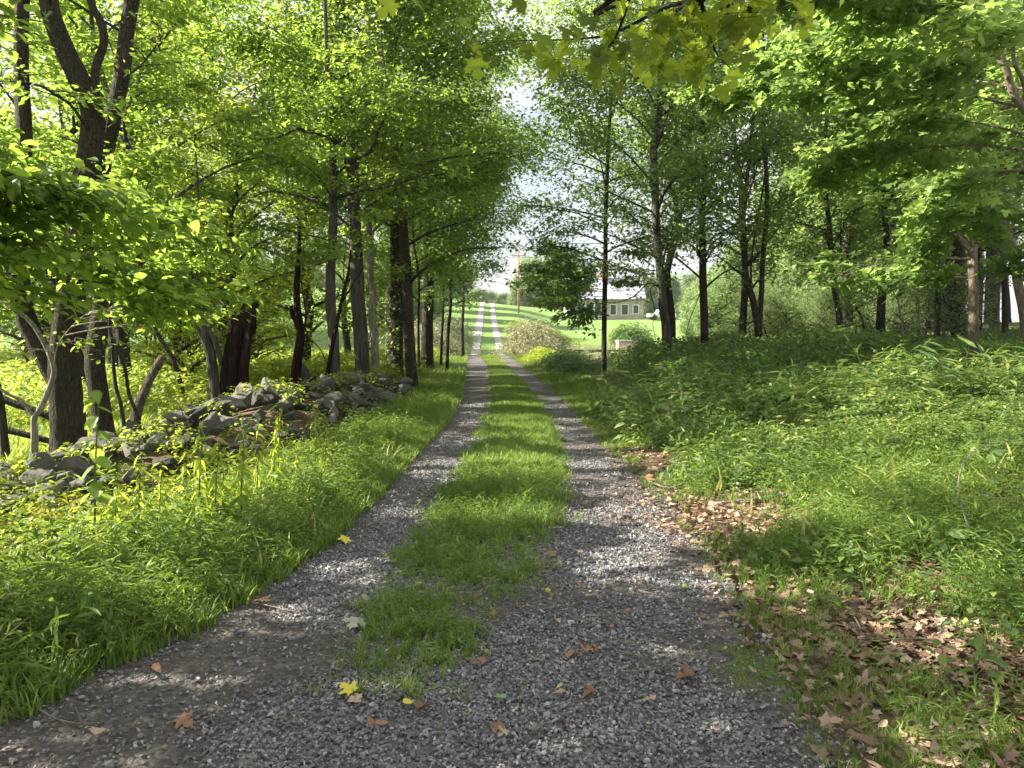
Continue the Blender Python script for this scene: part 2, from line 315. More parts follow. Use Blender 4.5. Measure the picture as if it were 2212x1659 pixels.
# ------------------------------------------------------------ tree building
def resample(P, n):
    P = np.asarray(P, float); d = np.concatenate(([0], np.cumsum(np.linalg.norm(np.diff(P, axis=0), axis=1))))
    t = np.linspace(0, d[-1], n); return np.stack([np.interp(t, d, P[:, k]) for k in range(3)], 1)
def lit(x, y):
    """how open the canopy is towards the sun above the ground point (x, y): 0 closed, 1 a gap"""
    g = lambda x0, y0, rx, ry, k=1.: k*np.exp(-(((x-x0)/rx)**2+((y-y0)/ry)**2)**1.5)
    z = np.maximum.reduce([g(.2, 6.1, 2.2, .42), g(.1, 8.3, 1.5, 1.0, .9), g(.3, 12.5, 1.6, 1.3, .75), g(0, 15.6, 2.5, .8, .75), g(-1.9, 6.6, .9, 1.7, 1), g(-3.6, 6.0, 1.2, 1.2, 1),
        g(-2.6, 4.3, .7, .5, .7), g(3.6, 7.6, 2.6, 1.5, 1), g(6.5, 8.8, 3, 1.8, .95), g(2.4, 5.9, 1.2, .7, .9), g(-.5, 3.1, .35, .12, 1), g(-1.5, 3.2, .25, .1, .9), g(1.6, 2.75, .5, .1, .8), g(2.8, 4.4, .8, .25, .7),
        g(-4, 8.8, 1, .8, .9), g(-4, 13, 1.2, 1.6, .85), g(-2.2, 10.5, .8, 1.0, .6), g(5.5, 17.5, 3, .7, .6), g(9, 14, 3.0, 1.1, .8), g(10, 22, 4, 1.2, .65), g(4, 24, 3, 1.0, .6), g(-1, 20.5, 2.5, .8, .7), g(-1, 27, 2.5, 1.3, .7)])
    z = np.maximum(z, np.maximum(sm(31, 37, y), sm(5.5, 8, -x)))
    return np.clip((z-.36+.30*noi(x, y, 2.2, 7)+.18*noi(x, y*2, 4.3, 3))*3.4+.10, 0, 1)
DK = 2.5
def prune(pos, rg):
    gx = pos[:, 0]-sdir[0]/sdir[2]*pos[:, 2]; gy = pos[:, 1]-sdir[1]/sdir[2]*pos[:, 2]
    return (rg.random(len(pos)) > lit(gx, gy)*.97) | (pos[:, 2] < .5) | (pos[:, 1] > 1000)
def leaves_along(acc, T, P, n, size, rg, sl=.16, sv=.05, tilt=.42, t0=.15, mat_r=(.1, .9), drop=0., jit=.5):
    """n leaves around the path P, in a flattish layer"""
    n = int(n*DK)
    if n < 1: return
    Q = resample(P, 12); t = t0+(1-t0)*rg.random(n)**.8; k = t*11; i = np.minimum(k.astype(int), 10); f = (k-i)[:, None]
    pos = Q[i]*(1-f)+Q[i+1]*f + np.stack((rg.normal(0, sl, n), rg.normal(0, sl, n), rg.normal(0, sv, n)-drop), 1)
    d = Q[-1]-Q[0]; yaw = np.arctan2(d[1], d[0])+rg.normal(0, 1.1, n)
    R = rot(yaw, rg.normal(.18, tilt, n), rg.normal(0, tilt, n))
    base = rg.uniform(*mat_r); rn = np.clip(base+rg.normal(0, .22, n), 0, 1); kp = prune(pos, rg); n = int(kp.sum())
    scatter(acc, T, pos[kp], size*np.clip(rg.lognormal(-.05, .33, n), .4, 1.6), R[kp], rn[kp])
def limb(br, lf, T, p0, az, el, Ln, r0, rg, dens, size, seg=5, elend=.0, nsec=None, sl=.16, sec=.5, sv=.06, bare=.0):
    n = 7; P = [np.array(p0, float)]; a = az; st = Ln/(n-1)
    if size >= .105 and T is LEAF4: sv = .05+size*1.1; sl = max(sl, size*1.6)
    for k in range(n-1):
        e = el+(elend-el)*min(1, k/(n-2.)*1.1); a += rg.normal(0, .13)
        P.append(P[-1]+st*np.array((math.cos(e)*math.cos(a), math.cos(e)*math.sin(a), math.sin(e)+rg.normal(0, .05))))
    P = np.array(P); S = smoothpath(P, 2)
    tube(br, S, np.linspace(r0, r0*.15, len(S)), seg, cap=False)
    ns = nsec or max(4, int(Ln*2.6)); side = 1
    for j in range(ns):
        t = .18+bare+(.82-bare)*(j+.5)/ns; q = t*(n-1); i = min(int(q), n-2); f = q-i; s0 = P[i]*(1-f)+P[i+1]*f
        side = -side; a2 = a+side*rg.uniform(.55, 1.1); L2 = sec*Ln*(1.2-t)*rg.uniform(.6, 1.2)+.15; e2 = rg.normal(elend+.08, .15 if size < .105 else .32)
        m = 4; Q = [s0]; aa = a2
        for k in range(m):
            aa -= side*.12; Q.append(Q[-1]+L2/m*np.array((math.cos(e2)*math.cos(aa), math.cos(e2)*math.sin(aa), math.sin(e2)-.05*k)))
        Q = np.array(Q)
        tube(br, Q, np.linspace(max(r0*.35*(1-t*.6), .004), .002, len(Q)), 4 if seg > 4 else 3, cap=False)
        leaves_along(lf, T, Q, int(L2*dens), size, rg, sl=sl*(.6+.35*L2), sv=sv)
    leaves_along(lf, T, P[n//2:], int(Ln*.3*dens), size, rg, sl=sl, sv=sv)
    return P
def grow(br, lf, trunk, rg, z0, z1, nb, Lmax, dens, size, T=LEAF4, rb=.035, shape='round', bias=None, el=(.55, .12), topf=.35, sl=.16):
    zs = trunk[:, 2]; ga = rg.uniform(0, 6.3)
    for i in range(nb):
        f = (i+.5)/nb; z = z0+(z1-z0)*f; p = np.array([np.interp(z, zs, trunk[:, k]) for k in range(3)])
        ga += 2.4+rg.normal(0, .25); az = ga
        if bias is not None and rg.random() < bias[1]: az = bias[0]+rg.normal(0, .6)
        w = math.sin(PI*(.14+.76*f))**.6
        Ln = max(.6, Lmax*max(topf, w)*rg.uniform(.75, 1.15))
        limb(br, lf, T, p, az, el[0]+.35*f+rg.normal(0, .12), Ln, rb*(1.15-.7*f), rg, dens, size, elend=el[1]+.25*f, sl=sl)
def trunkpath(pts, Y, H=None, rg=RG, drift=0., toground=True):
    P = [at(px, py, Y+(drift*k/max(1, len(pts)-1))) for k, (px, py) in enumerate(pts)]
    if toground: P[0][2] = G(P[0][0], P[0][1])-.12
    if H:
        while P[-1][2] < H:
            d = P[-1]-P[-2]; d /= np.linalg.norm(d); d[:2] *= .6; d[2] = abs(d[2])+.3; d /= np.linalg.norm(d)
            P.append(P[-1]+1.3*d+np.array((rg.normal(0, .1), rg.normal(0, .1), 0)))
    return np.array(P)
def radii(S, w0, w1, Y, H=None, flare=.35, ztop=None):
    """w0, w1: widths in photo pixels at the depth Y, low and high"""
    r0, r1 = w0*Y/FPX/2, w1*Y/FPX/2
    z = S[:, 2]-S[0, 2]; zt = z.max() if not H else (ztop if ztop else max(3., min(z.max(), Y*.45)))
    t = np.clip(z/max(zt, .1), 0, 1); r = r0+(r1-r0)*t
    over = np.clip((z-zt)/max(.1, z.max()-zt), 0, 1) if H and z.max() > zt else 0
    return r*(1-.8*over)*(1+flare*np.exp(-z/.22))
def tree(name, label, pts, Y, w, H=None, mat='bark_brown', leaf='leaf_left', crown=None, forks=(), limbs=(), cat='tree', group=None, seed=0, seg=12, drift=0., ivy=0, lump=.06, sprays=()):
    rg = np.random.default_rng(100+seed)
    P = trunkpath(pts, Y, H, rg, drift); base = P[0].copy(); base[2] += .12
    root = empty(name, base, label=label, cat=cat, group=group)
    tr, br, lf = Acc(), Acc(), Acc()
    S = smoothpath(P, 4); tube(tr, S, radii(S, w[0], w[1], Y, H, ztop=at(*pts[-1], Y)[2]-base[2]), seg, lump=lump, rg=rg)
    stems = [S]
    for fp, fw, fH in forks:                      # further stems of the same tree
        F = trunkpath(fp, Y, fH, rg, toground=False); FS = smoothpath(F, 4)
        r = radii(FS, fw[0], fw[1], Y, fH, 0, at(*fp[-1], Y)[2]-FS[0, 2]); tube(tr, FS, r, max(8, seg-2), lump=lump, rg=rg); stems.append(FS)
    for lp, lw, ld in limbs:                      # limbs one can follow in the photo: (pixel path, width, density of leaves)
        Lp = np.array([at(a, b, Y+(c[0] if c else 0)) for a, b, *c in lp]); LS = smoothpath(Lp, 3)
        tube(br, LS, np.linspace(lw*Y/FPX/2, lw*Y/FPX/6, len(LS)), 6, lump=.05, rg=rg)
        if ld:
            n = len(LS)
            for j in range(2, n, 1):
                a = rg.uniform(0, 6.3)
                limb(br, lf, LEAF4 if Y > 13 else LEAF6, LS[j], a, .15, rg.uniform(.4, .9), .008, rg, ld, .09, seg=4, nsec=3)
    if crown:
        cs = crown if isinstance(crown, list) else [crown]
        for c in cs:
            c = dict(c); k = c.pop('stem', 0); grow(br, lf, stems[k], rg, **c)
    for (x0, y0, Y0), (x1, y1, Y1), r, dens, size, T in sprays:   # low leafy boughs, from a point near the trunk to their tips
        a, b = at(x0, y0, Y0), at(x1, y1, Y1); d = b-a; Ln = np.linalg.norm(d)
        limb(br, lf, T, a, math.atan2(d[1], d[0]), math.asin(d[2]/Ln)+.15, Ln, r, rg, dens, size, elend=math.asin(d[2]/Ln)-.1, nsec=int(Ln*4)+3, sec=.42, sl=.13, sv=.05)
    tr.obj('trunk', [mat], root, base, smooth=True)
    if br.n: br.obj('branches', [mat], root, base, smooth=True)
    if lf.n: lf.obj('crown', [leaf], root, base)
    if ivy:
        iv = Acc(); n = ivy; k = rg.integers(0, len(S)//2, n); th = rg.uniform(0, 6.3, n); r = w[0]*Y/FPX/2*1.08
        pos = S[k]+np.stack((np.cos(th)*r, np.sin(th)*r, rg.normal(0, .25, n)), 1)
        pos[:, 2] = np.maximum(pos[:, 2], base[2]+.05)
        scatter(iv, LEAF6, pos, rg.uniform(.06, .12, n), rot(th+PI/2*rg.choice([-1, 1], n), rg.normal(.5, .4, n), rg.normal(.9, .5, n)), rg.random(n))
        iv.obj('ivy', ['leaf_right'], root, base)
    return root
CR = lambda z0=2.6, z1=12, nb=22, Lmax=3.6, dens=60, size=.10, **k: dict(z0=z0, z1=z1, nb=nb, Lmax=Lmax, dens=dens, size=size, **k)

#### left row along the wall
tree('forked_tree', 'thick forked tree with three furrowed leaning stems at the left end of the stone wall',
     [(155,1010),(148,930),(142,860),(137,780),(150,640),(170,500),(178,420),(196,330),(200,240),(175,180),(140,110),(110,30),(95,-60)], 8.6, (74, 34), 7.5, 'bark_brown', 'leaf_left',
     CR(4.9, 7.3, 12, 2.8, 50, .10, T=LEAF6, rb=.02), forks=[([(200,255),(207,200),(206,150),(225,90),(214,40),(192,-20)], (18, 15), 8),
     ([(136,845),(108,794),(75,730),(58,690),(46,643),(36,575),(14,520),(22,440),(44,370),(53,300),(47,170),(46,85),(49,0),(52,-70)], (40, 26), 9)],
     limbs=[([(205,310,0),(160,235,-.3),(120,205,-.5),(70,180,-.6),(-20,175,-.8)], 8, 25), ([(52,150,0),(20,110,.3),(-40,80,.5)], 7, 25), ([(172,395,0),(120,390,-.4),(60,410,-.7),(0,400,-1)], 9, 40)], seed=1, seg=20, lump=.07)
tree('furrowed_tree', 'single curved dark furrowed tree just right of the thick forked tree',
     [(232,965),(215,865),(205,775),(218,690),(230,600),(230,560),(222,480),(218,400),(222,350),(240,270),(254,211),(266,148),(272,85),(285,0),(292,-60)], 10.1, (42, 30), 8, 'bark_brown', 'leaf_left',
     CR(5.2, 7.8, 12, 2.8, 55, .10, rb=.02), seed=2, seg=18, limbs=[([(262,170,0),(300,145,-.5),(340,95,-1),(355,70,-1.2)], 5, 30), ([(268,110,0),(330,110,.4),(370,105,.8)], 4, 30)])
tree('pale_sapling', 'small pale sapling that splits in a Y in front of the thick forked tree', [(68,1030),(75,950),(74,905),(88,882),(106,840),(117,800),(99,748),(66,695),(26,666),(-10,640)], 7.8, (17, 8), None, 'bark_pale', 'leaf_left',
     None, forks=[([(76,905),(62,886),(46,866),(20,852),(0,840),(-20,828)], (9, 6), None)], seed=3, seg=10,
     limbs=[([(117,800,0),(125,745,-.2),(170,690,-.3),(215,668,-.4)], 3, 20)])
tree('thin_sapling', 'thin dark sapling rising right behind the second furrowed trunk', [(274,971),(263,886),(250,837),(245,787),(243,738),(237,712),(240,640),(250,560),(262,480),(258,390)], 9.9, (9, 5), None, 'bark_dark', 'leaf_left', CR(1.9, 3.4, 8, 1.2, 60, .09, T=LEAF6, rb=.01), seed=4, seg=7)
tree('crooked_sapling', 'thin crooked sapling leaning left beside the rotten leaning post', [(311,952),(298,902),(279,853),(271,800),(256,754),(263,731),(260,672),(266,600),(280,520),(300,440),(330,380)], 10.2, (8, 5), None, 'bark_dark', 'leaf_left', CR(2.0, 3.4, 9, 1.3, 60, .09, T=LEAF6, rb=.01), seed=5, seg=7)
tree('young_tree', 'slender brown young tree bending left in front of the bright field', [(404,896),(394,846),(378,787),(365,761),(348,735),(332,699),(318,640),(300,560),(280,480)], 14, (11, 8), 7, 'bark_brown', 'leaf_left', CR(2.4, 7, 14, 2.4, 55, .10, rb=.02), seed=6, seg=8)
tree('leaning_tree', 'grey twin stemmed tree leaning left out of the rotten dark stump', [(474,868),(463,827),(454,761),(437,715),(421,656),(400,570),(380,499),(359,435),(325,395),(292,338),(268,300)], 12.9, (24, 15), 8, 'bark_grey', 'leaf_left',
     CR(3.0, 7.5, 18, 2.8, 60, .10), forks=[([(480,790),(468,745),(444,700),(432,650),(425,600)], (12, 8), 5)], seed=7, seg=12)
tree('bare_tree', 'tall grey weathered tree with long crooked bare limbs, growing out of the stone wall', [(723,879),(722,785),(720,719),(715,670),(714,620),(714,581),(717,522),(720,472),(718,423),(720,394),(718,300),(720,218)], 15.2, (25, 15), None, 'bark_grey', 'leaf_left',
     CR(2.6, 6.4, 14, 2.6, 50, .10, rb=.02, el=(.3, .05)),
     forks=[([(720,222),(712,170),(706,110),(702,0),(700,-80)], (11, 6), 10), ([(720,225),(700,210),(692,190),(694,172)], (9, 5), None), ([(720,222),(732,205),(742,190)], (8, 5), None)],
     limbs=[([(725,308,0),(760,290,-.5),(800,263,-.8),(806,240,-1),(840,200,-1.2)], 7, 22), ([(722,376,0),(759,349,-.4),(804,323,-.6),(815,285,-.8),(827,263,-.9),(851,222,-1),(838,180,-1),(827,120,-1),(822,60,-1)], 9, 22),
       ([(851,222,-1),(880,210,-1.2),(905,200,-1.5)], 5, 30), ([(710,300,0),(690,290,-.3),(658,284,-.6),(643,278,-.7),(601,297,-1),(552,302,-1.2)], 9, 18), ([(722,428,0),(782,411,-.5),(808,409,-.8),(876,391,-1),(924,372,-1.3)], 9, 22),
       ([(710,445,0),(670,430,.2),(620,417,.3),(568,415,.4),(530,440,.5)], 10, 25), ([(720,205,0),(690,212,-.3),(640,205,-.6),(590,217,-1),(548,212,-1.3)], 7, 20), ([(703,565,0),(680,572,.1),(655,562,.2),(600,545,.4)], 5, 20), ([(730,212,0),(780,205,-.2),(825,208,-.4),(900,212,-.8)], 6, 20)], seed=8, seg=14)
tree('tall_tree', 'tallest straight tree in the left row, its lower trunk lit pale on one side', [(786,816),(779,719),(773,653),(771,587),(768,521),(765,456),(763,390),(763,338),(759,263),(748,207),(738,100),(735,0)], 17.2, (33, 20), 10, 'bark_grey', 'leaf_left',
     CR(3.6, 9.8, 22, 3.8, 60, .11), limbs=[([(782,398,0),(820,385,-.5),(853,376,-.8),(890,362,-1),(939,346,-1.4),(1015,335,-1.8),(1080,330,-2)], 8, 30), ([(760,285,0),(800,270,1),(830,250,1.5),(870,240,2)], 6, 30)], seed=9, seg=16)
tree('bent_tree', 'greyish bent tree close behind the tallest straight trunk', [(815,812),(810,760),(809,719),(803,690),(806,637),(800,600),(800,554),(795,450),(790,338)], 18.6, (18, 12), 10, 'bark_pale', 'leaf_left', CR(3.6, 9.8, 15, 3.2, 55, .11), seed=10, seg=10)
tree('ivy_tree', 'stout tree with green vines climbing its trunk', [(852,808),(854,740),(856,686),(859,594),(858,500),(856,400)], 20.5, (38, 28), 11.5, 'bark_dark', 'leaf_left', CR(4.2, 11.3, 20, 4.4, 42, .12, bias=(0, .3)), ivy=900, seed=11, seg=14)
tree('roadside_tree', 'straight slim tree at the grassy verge, nearest the left wheel track', [(894,846),(889,800),(885,752),(881,670),(879,587),(873,521),(871,456),(868,406),(861,338),(853,263),(850,200)], 18.8, (25, 16), 10.5, 'bark_brown', 'leaf_left',
     CR(3.4, 10.3, 22, 4.6, 46, .11, bias=(0.1, .4)), limbs=[([(885,612,0),(905,590,-.5),(925,575,-.8),(1000,540,-1.5),(1080,535,-2)], 8, 60), ([(872,480,0),(940,440,.5),(1010,400,1),(1060,370,1.5)], 6, 50)], seed=12, seg=12)
tree('dark_tree', 'dark thick tree behind the slim verge tree, standing in shadow', [(922,771),(923,700),(926,640),(926,574),(924,480)], 30, (28, 20), 13, 'bark_dark', 'leaf_right', CR(4, 12.5, 24, 4.6, 34, .14, bias=(0, .3)), seed=13, seg=10)
for i, (pts, Y, w) in enumerate([([(952,765),(955,720),(957,686),(958,600)], 32, (6, 4)), ([(965,761),(968,720),(973,670),(975,600)], 29, (8, 6)), ([(905,740),(904,702),(905,600)], 26, (6, 5)), ([(1000,742),(999,700),(1002,640)], 44, (8, 6))]):
    tree('slim_tree', ['slim tree leaning right where the track leaves the shade', 'slightly bent slim tree in the hedge left of the track', 'thin tree squeezed behind the verge tree', 'last slim tree before the hill, left of the track'][i], pts, Y, w, 10, 'bark_dark', 'leaf_right', CR(2.4, 9.5, 22, 3.0+.6*(i > 2), 50, .13, rb=.025), seed=20+i, seg=7)
#### right row
DK = 1.45
RN = 'leaf_right'
tree('lawn_edge_tree', 'slender tree before the lawn and house, its leafy boughs reaching left over the lawn', [(1305,760),(1305,720),(1306,669),(1307,599),(1308,518),(1308,470),(1312,376),(1313,319),(1318,240)], 24, (12, 7), 12.5, 'bark_dark', RN,
     CR(3.3, 12.3, 34, 3.8, 58, .12, bias=(PI, .35), el=(.35, .0), rb=.03), seed=31, seg=10,
     sprays=[((1305,598,24), (1130,612,22.5), .012, 62, .12, LEAF6), ((1305,626,24), (1150,640,23.5), .012, 62, .12, LEAF6), ((1305,576,24), (1165,590,25.0), .012, 62, .12, LEAF6), ((1305,561,24), (1120,575,24.0), .012, 62, .12, LEAF6), ((1305,641,24), (1190,655,21.5), .012, 62, .12, LEAF6), ((1305,674,24), (1215,688,22.5), .012, 62, .12, LEAF6), ((1305,686,24), (1240,700,23.5), .012, 62, .12, LEAF6), ((1305,546,24), (1180,560,22.5), .012, 62, .12, LEAF6), ((1305,606,24), (1200,620,25.5), .012, 62, .12, LEAF6), ((1305,631,24), (1235,645,22.0), .012, 62, .12, LEAF6), ((1305,526,24), (1160,540,24.0), .012, 62, .12, LEAF6), ((1305,585,24), (1390,590,23.0), .012, 62, .12, LEAF6), ((1305,615,24), (1370,620,25.0), .012, 62, .12, LEAF6), ((1305,545,24), (1400,550,24.0), .012, 62, .12, LEAF6), ((1305,576,24), (1230,590,22.4), .012, 62, .12, LEAF6), ((1305,656,24), (1180,670,24.0), .012, 62, .12, LEAF6)])
tree('leaning_trunk_tree', 'tall tree leaning slightly left behind the brush, with a lichen-pale upper trunk', [(1442,745),(1439,710),(1433,669),(1428,611),(1423,552),(1417,470),(1415,376),(1413,319),(1424,244),(1426,180)], 22.2, (21, 13), 14, 'bark_grey', RN,
     CR(2.7, 13.5, 42, 4.0, 52, .12, el=(.65, .25)), seed=32, seg=12, limbs=[([(1428,611,0),(1405,625,-.2),(1415,670,-.3),(1410,700,-.3),(1418,740,-.3)], 3, 0), ([(1424,620,0),(1400,612,-.3),(1370,640,-.8),(1330,655,-1)], 4, 20), ([(1430,250,0),(1465,215,-.3),(1490,150,-.6),(1495,120,-.6)], 5, 15)])
tree('knobbed_tree', 'straight dark tree with a broken knob halfway up, right of the leaning tall one', [(1524,742),(1522,700),(1520,650),(1518,590),(1518,537),(1517,462),(1521,400),(1523,340)], 24, (19, 12), 13, 'bark_dark', RN,
     CR(2.7, 13.5, 40, 4.0, 50, .12, el=(.65, .25)), seed=33, seg=12, limbs=[([(1518,560,0),(1506,545,-.3),(1507,520,-.3),(1500,505,-.3)], 8, 0), ([(1521,580,0),(1510,640,-.4),(1490,690,-.5),(1478,740,-.5)], 2.5, 0)])
tree('three_stem_tree', 'tree forking low into three thin stems behind the brush', [(1639,746),(1638,715),(1634,690),(1627,650),(1615,610),(1608,560),(1607,500),(1607,462)], 24, (19, 9), 12, 'bark_brown', RN,
     CR(2.6, 12, 26, 3.4, 50, .12, el=(.65, .25)), forks=[([(1640,705),(1643,670),(1645,631),(1648,556),(1656,462),(1656,387),(1650,300)], (12, 9), 12), ([(1628,655),(1622,590),(1626,537),(1642,443),(1652,380)], (5, 4), 9)],
     limbs=[([(1632,690,0),(1612,700,-.2),(1590,702,-.3),(1580,690,-.3)], 4, 10), ([(1648,700,0),(1658,730,-.2),(1662,742,-.2)], 3, 0)], seed=34, seg=10)
tree('speckled_tree', 'mottled dark tree with a broken side stub, behind the middle of the brush', [(1817,731),(1814,700),(1811,669),(1802,620),(1795,556),(1791,481),(1785,425)], 27, (14, 10), 13, 'bark_dark', RN, CR(2.8, 13, 30, 3.8, 50, .13), seed=35, seg=10,
     limbs=[([(1795,545,0),(1788,520,-.2),(1784,500,-.2)], 8, 0)])
tree('tilted_sapling', 'thin sapling tilting left past the mottled dark tree', [(1877,724),(1862,690),(1841,650),(1825,610)], 27, (6, 4), 7, 'bark_dark', RN, CR(3.0, 7, 10, 2., 45, .12, rb=.015), seed=36, seg=6)
tree('twisted_sapling', 'pale twisted sapling curling up from the brush', [(1962,732),(1950,712),(1948,688),(1942,665),(1939,640),(1932,600)], 24, (7, 4), 5.5, 'bark_pale', RN, CR(2.6, 5.5, 8, 1.8, 45, .12, rb=.012), seed=37, seg=6, limbs=[([(1950,708,0),(1968,700,-.1),(1974,680,-.2)], 4, 0)])
tree('maple_tree', 'smooth straight maple with a forked limb, nearest trunk on the right bank', [(2102,806),(2102,760),(2103,725),(2103,631),(2101,560),(2104,481),(2102,406),(2097,312),(2090,200),(2085,150),(2075,105),(2067,60)], 15.2, (21, 15), 13, 'bark_smooth', RN,
     CR(3.9, 12.5, 28, 4.4, 60, .11, T=MAPLE_S, bias=(PI*1.05, .4), el=(.3, .0)), forks=[([(2100,560),(2088,532),(2072,512),(2055,480),(2040,458),(2010,430),(1990,400)], (13, 7), 6)],
     limbs=[([(2090,160,0),(2060,135,-.4),(2020,128,-.8)], 6, 35), ([(2100,290,0),(2060,270,-.6),(1990,290,-1.2),(1930,330,-1.6)], 7, 40), ([(2100,330,0),(2160,300,-.5),(2212,330,-1),(2260,300,-1)], 7, 35)], seed=38, seg=14,
     sprays=[((2090,500,15), (1900,500,12), .03, 80, .13, MAPLE_S), ((2090,420,15), (1850,330,12), .03, 80, .13, MAPLE_S), ((2095,560,15), (1830,620,13), .03, 85, .12, MAPLE_S), ((2090,600,15), (1900,640,14), .02, 80, .12, MAPLE_S), ((2095,600,15), (2210,560,12), .02, 70, .12, MAPLE_S)])
tree('stout_tree', 'stout double stemmed tree deep in the right wood', [(2072,722),(2071,680),(2070,600),(2070,537),(2069,400),(2068,312),(2068,150)], 24.5, (27, 20), 15, 'bark_brown', 'leaf_dark', CR(5.5, 14, 20, 4, 42, .14), forks=[([(2062,715),(2056,670),(2050,640),(2046,600)], (12, 8), 9)], seed=39, seg=12)
for i, (lab, pts, Y, w, H, m) in enumerate([
    ('narrow brown tree just left of the stout double stemmed one', [(2025,727),(2026,660),(2027,560),(2024,420)], 24, (13, 10), 12, 'bark_brown'),
    ('very thin tree between the narrow brown and the stout tree', [(2038,724),(2040,650),(2038,560),(2034,440)], 24.5, (8, 6), 10, 'bark_pale'),
    ('broad pale barked tree right of the near maple, roots flaring', [(2143,702),(2144,640),(2146,560),(2148,430),(2146,300)], 29, (32, 22), 15, 'bark_grey'),
    ('thin brown tree right of the broad pale barked tree', [(2172,712),(2171,650),(2168,560),(2166,420)], 25, (14, 10), 12, 'bark_brown'),
    ('bowed tree leaning in from the right edge of the wood', [(2225,715),(2212,680),(2197,600),(2194,556),(2183,518),(2160,440),(2138,387),(2110,330)], 20, (22, 14), 10, 'bark_smooth'),
    ('dark tree between the maple and the broad pale barked tree', [(2118,712),(2117,650),(2116,560),(2114,420)], 27, (9, 8), 12, 'bark_dark'),
    ('short dark leaning tree far back in the wood gap', [(1985,722),(1984,690),(1982,660),(1978,600)], 31, (9, 8), 10, 'bark_dark'),
    ('pair of dark posts like trees behind the twisted sapling', [(1998,722),(1998,690),(1999,650),(2003,580)], 33, (8, 7), 10, 'bark_dark')]):
    tree('woodland_tree', lab, pts, Y, w, H, m, 'leaf_dark' if i % 2 else RN, CR(4.2, H-1, 16, 3.2, 42, .14), seed=50+i, seg=9, group='trees of the right hand wood')
DK = 1.9
tree('near_maple', 'maple at the right edge whose crooked upper stem crosses the top corner', [(2420,1180),(2400,900),(2350,600),(2290,360),(2230,260),(2191,207),(2176,158),(2160,120),(2146,94),(2141,40),(2140,-40)], 8, (26, 13), 8, 'bark_smooth', RN,
     CR(5.6, 8, 12, 3.0, 60, .12, rb=.02, T=MAPLE_S, el=(.3, .0), bias=(PI, .5)), seed=60, seg=12, forks=[([(2215,240),(2212,180),(2190,130),(2195,60),(2215,0),(2225,-60)], (9, 6), None)],
     sprays=[((2240,120,8), (1750,20,6.5), .013, 120, .092, MAPLE_S), ((2240,240,8), (1720,170,8), .015, 90, .09, MAPLE_S), ((2240,300,8), (1850,260,9), .015, 90, .09, MAPLE_S), ((2250,360,8), (1960,420,9), .02, 110, .095, MAPLE_S), ((2240,60,8), (1640,120,9.5), .015, 85, .095, MAPLE_S), ((2260,200,8), (1560,240,11), .015, 85, .095, MAPLE_S), ((2260,330,8), (1640,370,12), .015, 85, .095, MAPLE_S)])

#### trees around and behind the photographer whose boughs reach into the picture
def offtree(name, label, x, y, r, H, leaf, crown, sprays=(), seed=0, mat='bark_brown', sizeT=MAPLE_S):
    rg = np.random.default_rng(seed); P = [np.array((x, y, G(x, y)-.1))]
    while P[-1][2] < H: P.append(P[-1]+np.array((rg.normal(0, .08), rg.normal(0, .08), 1.)))
    P = np.array(P); S = smoothpath(P, 3); base = np.array((x, y, G(x, y)))
    root = empty(name, base, label=label, cat='tree'); tr, br, lf = Acc(), Acc(), Acc()
    tube(tr, S, np.linspace(r, r*.25, len(S)), 12, lump=.05, rg=rg)
    grow(br, lf, S, rg, **crown)
    for a, b, rr, dens, size, T in sprays:
        a = at(*a) if a else None; b = at(*b)
        if a is None: a = np.array([np.interp(b[2]+.3, S[:, 2], S[:, k]) for k in range(3)])
        d = b-a; Ln = np.linalg.norm(d)
        limb(br, lf, T, a, math.atan2(d[1], d[0]), math.asin(d[2]/Ln)+.15, Ln, rr, rg, dens, size, elend=math.asin(d[2]/Ln)-.12, nsec=int(Ln*4)+3, sec=.35, sl=.12, sv=.05)
    tr.obj('trunk', [mat], root, base, smooth=True); br.obj('branches', [mat], root, base, smooth=True); lf.obj('crown', [leaf], root, base)
    return root
DK = 2.3
offtree('elm_tree', 'broadleaf tree outside the left edge whose leafy boughs fill the left middle', -5.2, 4.6, .13, 6.6, 'leaf_left', CR(2.8, 6.2, 13, 2.7, 45, .10, T=OVATE),
    [(None, (330,500,7.0), .022, 60, .10, OVATE), (None, (420,640,7.5), .02, 55, .10, OVATE), (None, (230,620,6.6), .018, 55, .10, OVATE), (None, (470,590,8.6), .02, 55, .10, OVATE), (None, (120,470,6.0), .018, 60, .09, OVATE), (None, (200,440,7), .02, 60, .10, OVATE), (None, (500,690,8.6), .02, 50, .10, OVATE)], 71)
offtree('shade_maple', 'maple outside the left edge of the picture that shades the near gravel', -6.2, 2.2, .16, 7, 'leaf_left', CR(2.0, 6.6, 20, 3.8, 50, .12, T=MAPLE_S), seed=72)

